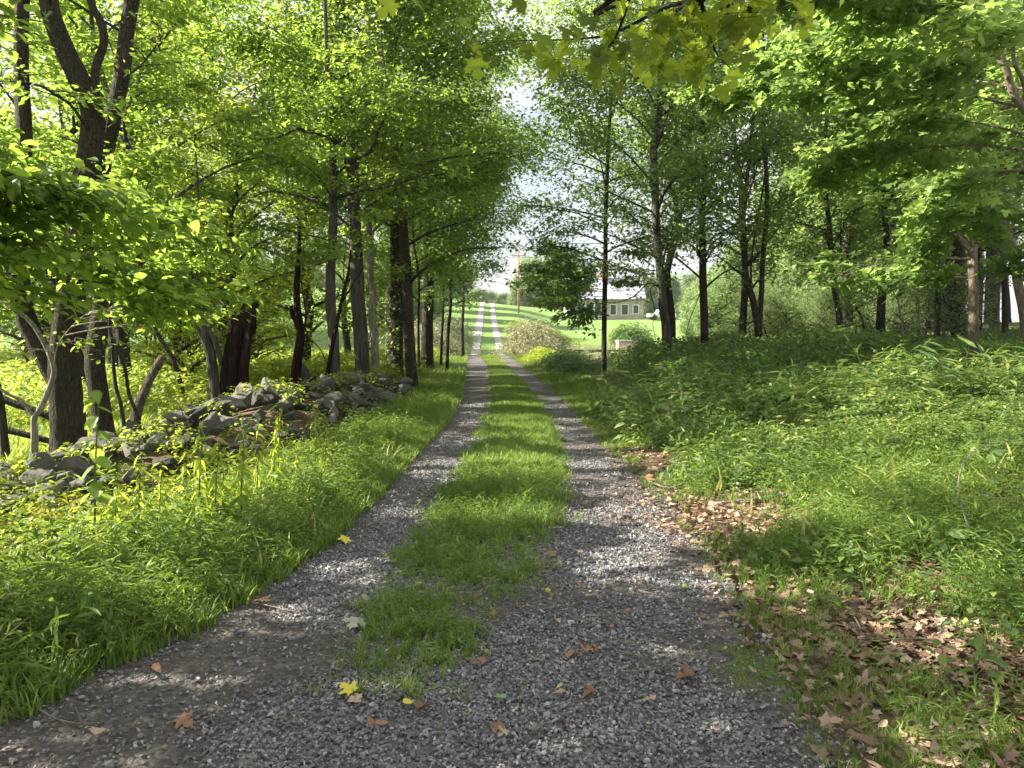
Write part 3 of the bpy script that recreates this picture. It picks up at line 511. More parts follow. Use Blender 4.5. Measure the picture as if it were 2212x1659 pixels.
def maple_bough():
    rg = np.random.default_rng(5); x, y = 3.2, -1.6; root = empty('overhanging_maple', (x, y, 0), label='maple behind the viewer whose big star leaves hang into the top of the picture', cat='tree')
    tr, br, lf = Acc(), Acc(), Acc(); base = np.array((x, y, 0.))
    S = smoothpath(np.array([(x, y, -.1), (x-.05, y, 1.5), (x, y+.1, 3.2), (x+.1, y, 5.5), (x, y, 8.)]), 4); tube(tr, S, np.linspace(.14, .04, len(S)), 12, lump=.05)
    grow(br, lf, S, rg, z0=4.2, z1=8, nb=12, Lmax=2.6, dens=22, size=.12, T=MAPLE_S)
    hub = np.array((x-.4, y+.7, 3.15))
    paths = [[(1640,-90,2.9),(1530,-10,3.1),(1440,15,3.2),(1330,70,3.3),(1250,84,3.35),(1120,88,3.4)], [(1600,-70,3),(1520,-10,3.1),(1525,40,3.2),(1545,110,3.3),(1580,150,3.4)],
             [(1500,-90,2.8),(1300,-60,2.9),(1150,-45,3.0),(950,-30,3.1),(850,-20,3.2)], [(1700,-70,3.1),(1600,-20,3.2),(1480,70,3.4),(1440,110,3.5)], [(1750,-60,3.1),(1640,0,3.3),(1580,40,3.4)], [(1400,-60,3),(1360,0,3.1),(1330,80,3.2),(1285,130,3.3)]]
    for pts in paths:
        Q = np.array([hub]+[at(a, b, c) for a, b, c in pts]); Q = smoothpath(Q, 4); tube(br, Q, np.linspace(.014, .002, len(Q)), 6)
        n = 10 if pts[0][0] == 1500 else 34
        k = rg.integers(len(Q)//4, len(Q), n)
        for j in k:
            s = rg.uniform(.06, .10); o = Q[j]+np.array((rg.normal(0, .12), rg.normal(0, .12), -abs(rg.normal(.02, .05))))
            tube(br, [Q[j], (Q[j]+o)/2+(0, 0, .01), o], .0012, 3, cap=False)
            # hanging leaf: tip down and outwards, faces roughly towards the open road
            R = rot(np.array([rg.uniform(0, 6.3)]), np.array([rg.uniform(.35, 1.25)]), np.array([rg.normal(0, .45)]))
            scatter(lf, MAPLE_L, o[None], np.array([s]), R, np.array([rg.random()]))
    tr.obj('trunk', ['bark_smooth'], root, base, smooth=True); br.obj('branches', ['bark_dark'], root, base, smooth=True); lf.obj('crown', ['leaf_maple'], root, base)
maple_bough()

#### wood and hedge trees further off: a few kinds, copied
def kind(seed, H, leaf, bark, dens=30, size=.2, Lmax=4, z0=.22, nb=26, clump=False, r=.16, w=None, T=LEAF4):
    global DK
    rg = np.random.default_rng(seed); tr, br, lf = Acc(), Acc(), Acc(); w = (0, 4000, 0) if w is None else w; dk = DK
    P = np.array([(w[0]+rg.normal(0, .05*k), w[1]+rg.normal(0, .05*k), w[2]+k*H/8-.15*(k == 0)) for k in range(9)]); S = smoothpath(P, 3)
    tube(tr, S, r*np.linspace(1, .2, len(S))*(1+.4*np.exp(-(S[:, 2]-w[2])/.25)), 9, lump=.06, rg=rg)
    grow(br, lf, S, rg, z0=w[2]+H*z0, T=T, z1=w[2]+H*.96, nb=nb, Lmax=Lmax, dens=dens, size=size, rb=.05 if size < .3 else .018, sl=.3, el=(.6, .15), topf=.3)
    root = empty('kind', w if w[1] < 3000 else (0, 0, 0))
    tr.obj('trunk', [bark], root, w, smooth=True); br.obj('branches', [bark], root, w, smooth=True); lf.obj('crown', [leaf], root, w)
    return root
KINDS = {}
def plant(k, name, label, x, y, s=1., group=None, cat='tree', sz=None):
    src = KINDS[k]; o = src.copy(); o.name = name; COL.objects.link(o)
    o.location = (x, y, G(x, y)); o.scale = (s, s, sz or s); o.rotation_euler = (0, 0, random.uniform(0, 6.28)); tag(o, label, cat, group)
    for ch in src.children:
        c = ch.copy(); c.name = ch.name; COL.objects.link(c); c.parent = o
    return o
DK = 1.5
KINDS['a'] = kind(201, 13, 'leaf_left', 'bark_brown', 42, .15, 3.6, .10, 30)
KINDS['b'] = kind(202, 10, 'leaf_lime', 'bark_grey', 42, .15, 3.2, .08, 28)
KINDS['c'] = kind(203, 14, 'leaf_right', 'bark_brown', 26, .17, 3.8, .25, 30)
KINDS['d'] = kind(204, 15, 'leaf_right', 'bark_dark', 24, .18, 3.8, .35, 28)
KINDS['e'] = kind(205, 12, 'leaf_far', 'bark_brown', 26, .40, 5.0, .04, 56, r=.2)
KINDS['f'] = kind(206, 4.2, 'leaf_lime', 'bark_brown', 60, .11, 1.7, .08, 26, r=.035)
KINDS['g'] = kind(207, 3.8, 'leaf_far', 'bark_dark', 60, .11, 1.6, .1, 24, r=.03)
rr = random.Random(3)
# behind the left wall
DK = 2.3
LT = [(-8.5, 15, 'a'), (-7.2, 19.5, 'b'), (-10.5, 21, 'a'), (-6.4, 24, 'a'), (-9.5, 28, 'b'), (-7.0, 33, 'a'), (-5.8, 38, 'c'), (-13.5, 26, 'b'), (-15.5, 19, 'a'), (-12.5, 33, 'a'), (-6.6, 45, 'c'), (-8.2, 52, 'c'), (-17, 34, 'b')]
KA_ = {'a': ('leaf_left', 'bark_brown', 40, .13, 3.6, .14, 30), 'b': ('leaf_lime', 'bark_grey', 40, .13, 3.2, .10, 28), 'c': ('leaf_right', 'bark_brown', 36, .15, 3.8, .18, 30)}
def wherelabel(y, px): return 'near' if y < 22 else 'middle' if y < 34 else 'far'
LTL = ['nearest tall leafy tree behind the stone wall, between the furrowed trunk and the stump', 'yellow green tree behind the reddish dead trunk', 'broad leafy tree out in the hedge left of the stump', 'tall leafy tree right behind the tallest straight trunk', 'yellow green tree deep behind the bare limbed tree', 'leafy tree behind the stout ivy covered tree', 'green tree rising behind the slim verge tree',
  'yellow green tree behind the leaning twin stemmed tree', 'leafy tree far left between the forked tree stems', 'leafy tree deep behind the wall, left of the dead trunk', 'green tree behind the thick dark shaded trunk', 'last green hedgerow tree left of the track before the hill', 'yellow green tree furthest out behind the left field edge']
for i, (x, y, k) in enumerate(LT):
    lf_, bk, de, si, lm, zz, nb = KA_[k]; o = kind(400+i, (13 if k != 'b' else 10.5)*0+min(10.5, .43*y+1.2)*rr.uniform(.88, 1.02), lf_, bk, de, si, lm, zz, nb, w=(x, y, G(x, y))); o.name = 'hedgerow_tree'; tag(o, LTL[i], 'tree')
for i in range(13):
    x = -6.2-rr.random()*9; y = 13+rr.random()*26
    o = kind(450+i, rr.uniform(2.6, 4.6), 'leaf_lime', 'bark_brown', 55, .10, 1.5, .1, 20, r=.03, w=(x, y, G(x, y))); o.name = 'hedge_sapling'; tag(o, 'yellow green leafy sapling between the left trunks and the bright field', 'sapling', 'leafy saplings behind the left wall')
for i in range(20):
    x = -22-rr.random()*26; y = 26+rr.random()*50+(-x-22)*.3
    plant('b' if i % 3 else 'e', 'field_tree', 'sunlit tree on the far side of the bright left field', x, y, rr.uniform(.8, 1.2), 'trees beyond the left field')
# right hand wood
for i in range(22):
    y = 29+rr.random()*38; x = 11+rr.random()*24+(y-27)*.22
    if x/y < .36: continue
    plant('c' if i % 2 else 'd', 'wood_tree', 'green tree standing deep in the right hand wood', x, y, rr.uniform(.8, 1.15), 'trees deep in the right hand wood')
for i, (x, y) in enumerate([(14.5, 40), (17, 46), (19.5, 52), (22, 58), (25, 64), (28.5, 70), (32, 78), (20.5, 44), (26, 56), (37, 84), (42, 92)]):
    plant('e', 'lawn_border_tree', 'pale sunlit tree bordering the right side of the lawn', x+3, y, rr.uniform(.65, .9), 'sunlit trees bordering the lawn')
for i in range(16):
    y = 23+rr.random()*14; x = 9+rr.random()*8
    plant('g', 'understorey_sapling', 'small leafy sapling in the right hand wood edge', x, y, rr.uniform(.5, .9), 'saplings at the edge of the right hand wood', 'sapling')
# canopy between the two rows, beyond the brush
for i, (x, y, k, s) in enumerate([(5.6, 27, 'c', .95), (8.6, 29, 'c', .95), (12, 25, 'd', .9), (14, 20, 'c', .9), (17.5, 17, 'd', .9), (13, 13, 'c', .7)]):
    plant(k, 'edge_tree', ['light crowned tree behind the slender lawn edge tree', 'tall light crowned tree behind the knobbed tree', 'dark crowned tree behind the mottled dark tree', 'green crowned tree left of the stout double stemmed tree', 'dark crowned tree filling the right edge of the wood', 'lower leafy tree on the right bank'][i], x, y, s)
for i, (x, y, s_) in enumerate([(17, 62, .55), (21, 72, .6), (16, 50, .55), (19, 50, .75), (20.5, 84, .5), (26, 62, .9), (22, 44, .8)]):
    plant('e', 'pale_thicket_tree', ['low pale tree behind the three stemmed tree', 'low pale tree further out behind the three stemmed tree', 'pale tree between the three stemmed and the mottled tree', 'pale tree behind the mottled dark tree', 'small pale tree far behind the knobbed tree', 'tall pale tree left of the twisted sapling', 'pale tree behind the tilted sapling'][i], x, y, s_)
# trees on the horizon behind the hill crest and the house
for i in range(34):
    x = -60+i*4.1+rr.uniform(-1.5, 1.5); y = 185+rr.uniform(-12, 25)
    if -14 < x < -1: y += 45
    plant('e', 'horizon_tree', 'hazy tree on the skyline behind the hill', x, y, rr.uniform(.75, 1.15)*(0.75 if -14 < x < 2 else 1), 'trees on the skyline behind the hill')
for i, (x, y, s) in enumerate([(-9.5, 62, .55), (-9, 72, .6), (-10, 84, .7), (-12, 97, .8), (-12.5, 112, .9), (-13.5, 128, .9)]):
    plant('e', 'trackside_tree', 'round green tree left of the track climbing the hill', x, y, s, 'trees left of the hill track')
for k in KINDS.values():
    for ch in list(k.children): bpy.data.objects.remove(ch)
    bpy.data.objects.remove(k)

#### dead wood standing in the left row
def rotten_stump():
    rg = np.random.default_rng(3); base = at(500, 866, 12.4); base[2] = G(base[0], base[1])
    root = empty('rotten_stump', base, label='broken hollow stump of dark red rotting wood on the stone wall', cat='tree stump')
    tr = Acc(); P = trunkpath([(497,866),(500,800),(508,740),(516,700),(524,668),(532,650)], 12.4)
    S = resample(smoothpath(P, 4), 26); seg = 26; z = S[:, 2]-S[0, 2]; H = z[-1]; r = np.interp(z/H, [0, .12, .5, 1], [.25, .20, .16, .13])
    th = np.arange(seg)*2*PI/seg; lump = 1+.14*np.sin(5*th+.5)+.09*np.sin(9*th+2)+.06*np.sin(13*th)
    V = np.empty((26, seg, 3)); top = H*(1-.20*np.abs(np.sin(th*2.5+.4))-.08*rg.random(seg))
    for i in range(26):
        rr_ = r[i]*lump*(1+rg.normal(0, .025, seg)); V[i, :, 0] = S[i, 0]+rr_*np.cos(th); V[i, :, 1] = S[i, 1]+rr_*np.sin(th)
        V[i, :, 2] = np.minimum(S[i, 2], S[0, 2]+top+(i/26.)*.02)
    inner = V[::-1].copy(); c = S[::-1][:, None]; inner[..., :2] = c[..., :2]+(inner[..., :2]-c[..., :2])*.72; inner = inner[:14]
    W = np.concatenate((V, inner)); n = len(W); a = np.arange(n-1)[:, None]*seg; j = np.arange(seg)[None]; k = (j+1) % seg
    tr.add(W.reshape(-1, 3), np.stack((a+j, a+k, a+seg+k, a+seg+j), -1).ravel(), np.full((n-1)*seg, 4))
    tr.obj('trunk', ['rot'], root, base)
    b = Acc(); Q = trunkpath([(521,865),(527,800),(535,740),(541,690),(549,665),(556,655)], 12.3); QS = smoothpath(Q, 4)
    tube(b, QS, np.linspace(.085, .05, len(QS)), 9, lump=.16, rg=rg); b.obj('side_prong', ['rot'], root, base)
rotten_stump()
tree('dead_tree', 'thin dead trunk with reddish flaking bark between the stump and the bare limbed tree', [(636,849),(640,800),(645,760),(650,719),(643,670),(641,620),(645,554),(646,489)], 15.4, (25, 7), None, 'rot', 'leaf_left', None,
     forks=[([(648,722),(640,700),(630,672),(629,660)], (12, 9), None)], limbs=[([(650,715,0),(662,690,-.1),(655,640,-.2),(650,600,-.2)], 5, 0), ([(652,740,0),(668,735,.1),(690,752,.2),(708,790,.3)], 4, 0)], cat='dead tree', seed=81, seg=12, lump=.12)
tree('broken_post', 'rotten leaning grey log with knot holes sticking up behind the wall', [(283,928),(297,885),(315,838),(334,800),(352,771)], 11.2, (24, 16), None, 'log', None, None, cat='dead tree', seed=82, seg=12, lump=.14)
tree('dead_sapling', 'thin brown dead stem against the grey bare limbed tree', [(708,876),(704,840),(712,780),(728,700),(738,650),(752,590),(758,540)], 14.8, (12, 4), None, 'rot', None, None, cat='dead tree', seed=83, seg=8,
     limbs=[([(735,660,0),(765,610,-.2),(790,570,-.4)], 3, 0), ([(745,620,0),(742,580,0),(748,520,0)], 2.5, 0)])
def stick(name, label, pts, w, mat='log', cat='log', seg=9, lump=.08, group=None, ends=.7, sub=(), extra=0):
    a = Acc(); P = np.array([p if len(p) == 3 and p[1] < 60 and False else at(*p) for p in pts]); P = smoothpath(P, 4); r = w*pts[0][2]/FPX/2
    base = P[0].copy(); tube(a, P, np.linspace(r, r*ends, len(P)), seg, lump=lump)
    for s in sub:
        Q = smoothpath(np.array([at(*p) for p in s]), 3); tube(a, Q, np.linspace(r*.5, r*.2, len(Q)), 6)
    return a.obj(name, [mat], None, base, smooth=True, label=label, cat=cat, group=group)
stick('fallen_branch', 'upper of two dark fallen limbs propped behind the thick forked tree', [(-60,835,8.9),(20,868,8.9),(70,885,8.9),(130,910,8.9)], 20, 'bark_dark', 'branch')
stick('fallen_branch', 'lower of two dark fallen limbs propped behind the thick forked tree', [(-60,915,8.9),(20,930,8.9),(80,945,8.9),(140,962,8.9)], 17, 'bark_dark', 'branch')
stick('dark_post', 'dark upright dead stem at the far left edge', [(14,1000,8.6),(8,940,8.6),(2,880,8.6),(-6,830,8.6)], 20, 'bark_dark', 'branch')
stick('propped_stick', 'dark crooked stick rising from the stone wall beside the bare limbed tree', [(592,870,14),(620,852,14),(650,838,14),(672,820,14),(688,808,14)], 10, 'bark_dark', 'stick')
def ground_log(name, label, x0, y0, x1, y1, r, mat='log', cat='log', bend=.05, group=None, lift=.6, seg=10):
    n = 7; t = np.linspace(0, 1, n); X = x0+(x1-x0)*t+bend*np.sin(t*5)*r*4; Y = y0+(y1-y0)*t+bend*np.cos(t*4)*r*4
    P = np.stack((X, Y, gz(X, Y)+r*lift), 1); P = smoothpath(P, 3); a = Acc(); base = P[0].copy()
    tube(a, P, np.linspace(r, r*.7, len(P)), seg, lump=.1); return a.obj(name, [mat], None, base, smooth=True, label=label, cat=cat, group=group)
ground_log('verge_log', 'long grey log lying along the left verge in front of the stones', -4.4, 5.0, -2.35, 7.5, .055)
ground_log('verge_log', 'mossy dark log half hidden at the lower left behind the tall grass', -4.1, 4.1, -2.9, 5.0, .05)
ground_log('pale_log', 'pale bare log lying in the sunny growth right of the track, further one', 2.9, 7.7, 3.9, 7.9, .035, 'bark_pale')
ground_log('pale_log', 'pale broken log beside the bare patch right of the track, nearer one', 1.75, 6.5, 2.7, 7.0, .035, 'bark_pale')
lg = random.Random(8)
for i in range(16):
    x = 9.2+lg.random()*5; y = 14.5+lg.random()*6; an = lg.uniform(-.35, .35); L = lg.uniform(1.2, 3)
    ground_log('brush_stick', 'bare fallen stick in the heap of dead wood on the right bank', x, y, x+L*math.cos(an), y+L*math.sin(an), lg.uniform(.02, .06), lg.choice(['log', 'bark_pale', 'bark_smooth']), 'stick', group='sticks heaped on the right bank', lift=lg.uniform(.6, 4))
ground_log('bank_log', 'long pale fallen log on the slope at the right edge', 14.0, 22.5, 18.5, 21.5, .16, 'bark_smooth')

# ------------------------------------------------------------ stones of the wall
def stone_mesh(seed, flat=1., npt=15, elong=1.):
    rg = np.random.default_rng(seed); p = rg.normal(0, 1, (npt, 3)); p /= np.linalg.norm(p, axis=1)[:, None]; p = np.sign(p)*np.abs(p)**.75; p *= rg.uniform(.75, 1, (npt, 1))
    p *= np.array((.62*elong, .5, .40*flat)); bm = bmesh.new()
    for q in p: bm.verts.new(q)
    r = bmesh.ops.convex_hull(bm, input=bm.verts); bmesh.ops.delete(bm, geom=[v for v in bm.verts if not v.link_faces], context='VERTS')
    bmesh.ops.bevel(bm, geom=bm.edges[:], offset=.018, segments=1, affect='EDGES')
    bmesh.ops.triangulate(bm, faces=bm.faces[:]); bmesh.ops.subdivide_edges(bm, edges=[e for e in bm.edges if e.calc_length() > .16], cuts=2, use_grid_fill=True); bmesh.ops.triangulate(bm, faces=bm.faces[:])
    for v in bm.verts: v.co += v.normal*float(.012*noi(v.co.x*9+seed, v.co.y*9+v.co.z*11, 1, seed)+rg.normal(0, .006))
    me = bpy.data.meshes.new('stone'); bm.to_mesh(me); bm.free()
    me.materials.append(M['stone']); a = me.attributes.new('rnd', 'FLOAT', 'FACE'); a.data.foreach_set('value', np.full(len(me.polygons), rg.uniform(.02, .5), np.float32))
    return me
STM = [stone_mesh(300+i, flat=(.55, .8, 1, .7, .45)[i % 5], elong=(1, 1.2, .9, 1.35)[i % 4]) for i in range(16)]
WY = np.array([5.6, 6.8, 7.8, 9.5, 11, 13, 15, 17.8, 19.5]); WX = np.array([-4.5, -4.2, -3.85, -3.65, -3.5, -3.4, -3.3, -3.05, -2.9])
WH = np.array([.12, .30, .42, .58, .72, .62, .60, .58, .1]); WW = np.array([.7, 1.0, 1.05, 1.0, 1.1, 1.0, .95, .85, .4])
def wallz(x, y):
    c = np.interp(y, WY, WX); h = np.interp(y, WY, WH, 0, 0); w = np.interp(y, WY, WW)
    return gz(x, y)+h*np.clip(1-((x-c)/w)**2, 0, 1)
core = Acc(); ys = np.linspace(5.6, 19.3, 60); t = np.linspace(-1, 1, 9)
Xc = np.interp(ys, WY, WX)[:, None]+t[None]*np.interp(ys, WY, WW)[:, None]; Yc = np.broadcast_to(ys[:, None], Xc.shape)
Zc = wallz(Xc, Yc)-.26-.1*(np.abs(t)[None] > .9); i = (np.arange(59)[:, None]*9+np.arange(8)[None]).ravel()
core.add(np.stack((Xc, Yc, Zc), -1), np.stack((i, i+1, i+10, i+9), -1).ravel(), np.full(len(i), 4))
core.obj('earth_bank', ['ground'], kind='structure')
def stone(x, y, z, s, seed, label, group=None, rx=None, name='wall_stone', mesh=None):
    q = random.Random(seed); o = bpy.data.objects.new(name, mesh or STM[seed % 16]); COL.objects.link(o); o.location = (x, y, z); o.scale = (s, s, s)
    o.rotation_euler = (q.gauss(0, .45), q.gauss(0, .45), q.uniform(0, 6.28)) if rx is None else rx
    return tag(o, label, 'stone', group)
q = random.Random(21); placed = []
tries = 0
while len(placed) < 282 and tries < 20000:
    tries += 1
    y = 5.8+13.3*q.random()**1.15; c = float(np.interp(y, WY, WX)); w = float(np.interp(y, WY, WW)); h = float(np.interp(y, WY, WH))
    t_ = q.uniform(-.75, 1.15); s = q.uniform(.17, .42)*(.8 if abs(t_) > .8 else 1)
    x = c+t_*w; z = float(wallz(x, y))+q.uniform(-.10, .02)
    if any((x-a)**2+(y-b)**2+((z-cc)*1.5)**2 < (.40*(s+ss))**2 for a, b, cc, ss in placed): continue
    placed.append((x, y, z, s)); stone(x, y, z, s, 1000+tries, '%s grey stone %s of the tumbled wall, %s' % ('small' if s < .27 else 'medium' if s < .35 else 'large', 'at the near end' if y < 8.6 else 'in the nearer heap' if y < 11.3 else 'in the high middle' if y < 14.5 else 'at the far end', 'at its foot' if t_ > .6 else 'on its front slope' if t_ > .2 else 'on its crest' if t_ > -.35 else 'on its rear slope'), 'stones of the tumbled wall')
def pstone(px, py, Y, s, seed, label, rx=None, mesh=None, lift=0):
    p = at(px, py, Y); z = max(p[2], G(p[0], p[1])+.02) if not lift else p[2]
    return stone(p[0], p[1], z, s, seed, label, rx=rx, mesh=mesh, name='field_stone')
pstone(62, 1052, 7.2, .52, 5, 'large tan flat stone at the far left, tipped on edge', (.2, -.25, .2), STM[3])
pstone(342, 1090, 6.9, .34, 6, 'rounded pale tan stone lowest in front of the wall', (.1, .1, .6), STM[2])
pstone(270, 1010, 7.9, .55, 7, 'large dark grey slab leaning in the near end of the wall', (.5, .15, .4), STM[4])
pstone(292, 985, 8.2, .40, 8, 'white jagged quartz stone standing up near the trunks', (.3, 1.2, .3), STM[7])
pstone(815, 862, 15.4, .85, 9, 'big pale boulder at the foot of the far end of the wall', (.1, 0, .2), STM[1])
pstone(405, 950, 10, .5, 10, 'tall white triangular stone leaning by the slender bending tree', (.2, 1.0, .9), STM[5])
pstone(415, 1010, 8.0, .34, 11, 'narrow white lit stone slab in the near heap', (.4, 1.1, 1.4), STM[8])
pstone(880, 862, 15.8, .32, 12, 'lone small grey stone at the road end of the wall', None, STM[9])
pstone(690, 990, 9.6, .3, 13, 'small stone poking out of the grass before the dark heap', None, STM[10])
pstone(655, 800, 17, .55, 14, 'white weathered slab standing behind the reddish dead trunk', (.2, 1.2, .5), STM[8], 1)

# ------------------------------------------------------------ gravel
def gravel():
    rg = np.random.default_rng(9); T = []
    for k in range(6):
        p = rg.normal(0, 1, (9, 3)); p /= np.linalg.norm(p, axis=1)[:, None]; p *= np.array((.6, .48, .36)); bm = bmesh.new()
        for v in p: bm.verts.new(v)
        bmesh.ops.convex_hull(bm, input=bm.verts); bmesh.ops.delete(bm, geom=[v for v in bm.verts if not v.link_faces], context='VERTS')
        bm.verts.index_update(); V = np.array([v.co[:] for v in bm.verts]); I = np.array([v.index for f in bm.faces for v in f.verts]); Cn = np.array([len(f.verts) for f in bm.faces]); bm.free()
        T.append((V, I, Cn, np.zeros(len(Cn)), np.zeros(len(Cn), int)))
    a = Acc()
    for (y0, y1, dens, s0, s1) in [(1.9, 4.2, 7500, .008, .022), (4.2, 6.5, 4200, .010, .024), (6.5, 10, 1600, .013, .027), (10, 17, 420, .017, .032)]:
        n = int((y1-y0)*3.4*dens); y = rg.uniform(y0, y1, n); x = rg.uniform(-2.3, 1.6, n)
        f = (x > eL(y)-.12+.12*noi(x, y, 6, 3)) & (x < eR(y)+.1+.1*noi(x, y, 6, 5))
        strip_ = (x > eA(y)) & (x < eB(y)) & (y > 3.3); f &= ~(strip_ & (rg.random(n) < .75))
        dirt = soil(x, y); f &= rg.random(n) > dirt*.86
        x, y = x[f], y[f]; n = len(x)
        P = np.stack((x, y, gz(x, y)+.016+.012*noi(x, y, 2.2, 4)+rg.uniform(-.003, .008, n)), 1); k = rg.integers(0, 6, n)
        S = rg.uniform(s0, s1, n)*np.where(rg.random(n) < .06, 1.6, 1)
        for j in range(6):
            q_ = k == j; scatter(a, T[j], P[q_], S[q_], rot(rg.uniform(0, 6.3, q_.sum()), rg.normal(0, .5, q_.sum()), rg.normal(0, .5, q_.sum())), np.clip(rg.beta(2, 2.6, q_.sum()), 0, 1))
    a.obj('gravel', ['gravel'], kind='stuff', label='loose grey crushed gravel on the wheel tracks', cat='gravel')
gravel()

# ------------------------------------------------------------ ground plants
def comb(parts):
    """parts: list of (T, pos, scale, yaw, pitch, roll, rnd, mat)"""
    V, I, Cn, fr, fm = [], [], [], [], []; n = 0
    for T, pos, s, yw, pt, rl, rd, mt in parts:
        W = (T[0] @ rot(np.array([yw]), np.array([pt]), np.array([rl]))[0].T)*s+np.array(pos)
        V.append(W); I.append(T[1]+n); Cn.append(T[2]); fr.append(np.full(len(T[2]), rd)); fm.append(np.full(len(T[2]), mt)); n += len(W)
    return tuple(np.concatenate(x) for x in (V, I, Cn, fr, fm))
def ribbon(P, w):
    P = np.array(P, float); n = len(P); w = np.linspace(w, w*.3, n); d = np.array((.7, .7, 0)); L = P-w[:, None]*d; Rr = P+w[:, None]*d
    V = np.concatenate((L, Rr)); i = np.arange(n-1); return (V, np.stack((i, i+n, i+n+1, i+1), -1).ravel(), np.full(n-1, 4), np.zeros(n-1), np.zeros(n-1, int))
def stilt(rg, n=9, ll=.30, lean=.35):
    a = rg.uniform(0, 6.3); pts = [(lean*t**1.7*math.cos(a), lean*t**1.7*math.sin(a), t*(1-.12*t)) for t in np.linspace(0, 1, 6)]
    parts = [(ribbon(pts, .006), (0, 0, 0), 1, 0, 0, 0, .05, 1)]; y = a
    for k in range(n):
        t = .25+.75*k/(n-1); p = [np.interp(t, np.linspace(0, 1, 6), [q[j] for q in pts]) for j in range(3)]; y += PI+rg.normal(0, .5)
        parts.append((LANCE, p, ll*rg.uniform(.7, 1.1), y, -rg.uniform(.0, .8), rg.normal(0, .3), rg.normal(0, .1), 0))
    return comb(parts)
def tuft(rg, n=9):
    parts = []
    for k in range(n):
        a = rg.uniform(0, 6.3); L = rg.uniform(.5, 1.); c = rg.uniform(.25, .7); w = .025; P = [(c*t*t*L*math.cos(a), c*t*t*L*math.sin(a), L*t*(1-.25*t)) for t in (0, .4, .75, 1)]
        P = np.array(P)+np.array((rg.normal(0, .09), rg.normal(0, .09), 0)); d = np.array((-math.sin(a), math.cos(a), 0)); W = np.array([1, .9, .6, .1])[:, None]*w
        V = np.concatenate((P-W*d, P+W*d)); i = np.arange(3); parts.append(((V, np.stack((i, i+4, i+5, i+1), -1).ravel(), np.full(3, 4), 0, 0), (0, 0, 0), 1, 0, 0, 0, rg.normal(0, .12), 0))
    return comb(parts)
def herb(rg, n=9, ll=.3, T=OVATE, spread=.25):
    a = rg.uniform(0, 6.3); parts = [(ribbon([(0, 0, 0), (.03, .02, .5), (.06*math.cos(a), .06*math.sin(a), 1)], .008), (0, 0, 0), 1, 0, 0, 0, 0, 1)]; y = a
    for k in range(n):
        t = .2+.8*k/(n-1); y += 2.2+rg.normal(0, .3); parts.append((T, (spread*.3*math.cos(y), spread*.3*math.sin(y), t), ll*rg.uniform(.7, 1.1)*(1.15-.5*t), y, rg.uniform(-.5, .35), rg.normal(0, .25), rg.normal(0, .12), 0))
    return comb(parts)
def lowcover(rg, n=7, ll=.42, T=OVATE):
    parts = []
    for k in range(n):
        a = rg.uniform(0, 6.3); r = rg.uniform(.05, .5); parts.append((T, (r*math.cos(a), r*math.sin(a), rg.uniform(.2, 1)), ll*rg.uniform(.6, 1.1), a+rg.normal(0, .6), rg.normal(.05, .3), rg.normal(0, .3), rg.normal(0, .13), 0))
    return comb(parts)
def shrublet(rg, n=44, ll=.15, T=LEAF6, r=.55):
    parts = []
    for k in range(3):
        a = rg.uniform(0, 6.3); parts.append((ribbon([(0, 0, 0), (.15*math.cos(a), .15*math.sin(a), .5), (.4*math.cos(a), .4*math.sin(a), .85)], .006), (0, 0, 0), 1, 0, 0, 0, 0, 1))
    for k in range(n):
        a = rg.uniform(0, 6.3); u = rg.random()**.5; z = rg.uniform(.15, 1)**.7; q_ = r*u*math.sqrt(max(0, 1.05-z*z*.8)); parts.append((T, (q_*math.cos(a), q_*math.sin(a), z), ll*rg.uniform(.6, 1.15), a+rg.normal(0, .7), rg.normal(.1, .4), rg.normal(0, .4), rg.normal(0, .15), 0))
    return comb(parts)
rg0 = np.random.default_rng(40)
T_ST = [stilt(rg0) for _ in range(6)]; T_TU = [tuft(rg0) for _ in range(6)]; T_HE = [herb(rg0) for _ in range(5)]; T_LO = [lowcover(rg0) for _ in range(6)]; T_SH = [shrublet(rg0) for _ in range(5)]
T_HL = [herb(rg0, 14, .24, LEAF6, .2) for _ in range(5)]; T_DRY = [tuft(rg0, 2) for _ in range(4)]; T_ME = [tuft(rg0, 14) for _ in range(4)]; T_TUF = [tuft(rg0, 5) for _ in range(4)]
def field(acc, Ts, x, y, s, rg, rnd, tilt=.12, lift=0., sz=None):
    n = len(x); k = rg.integers(0, len(Ts), n); z = gz(x, y)+lift; P = np.stack((x, y, z), 1)
    S3 = np.stack((s, s, s if sz is None else sz), 1)
    for j in range(len(Ts)):
        m = k == j; c = int(m.sum())
        scatter(acc, Ts[j], P[m], S3[m], rot(rg.uniform(0, 6.3, c), rg.normal(0, tilt, c), rg.normal(0, tilt, c)), rnd[m])
def area(rg, x0, x1, y0, y1, n): return rg.uniform(x0, x1, n), rg.uniform(y0, y1, n)
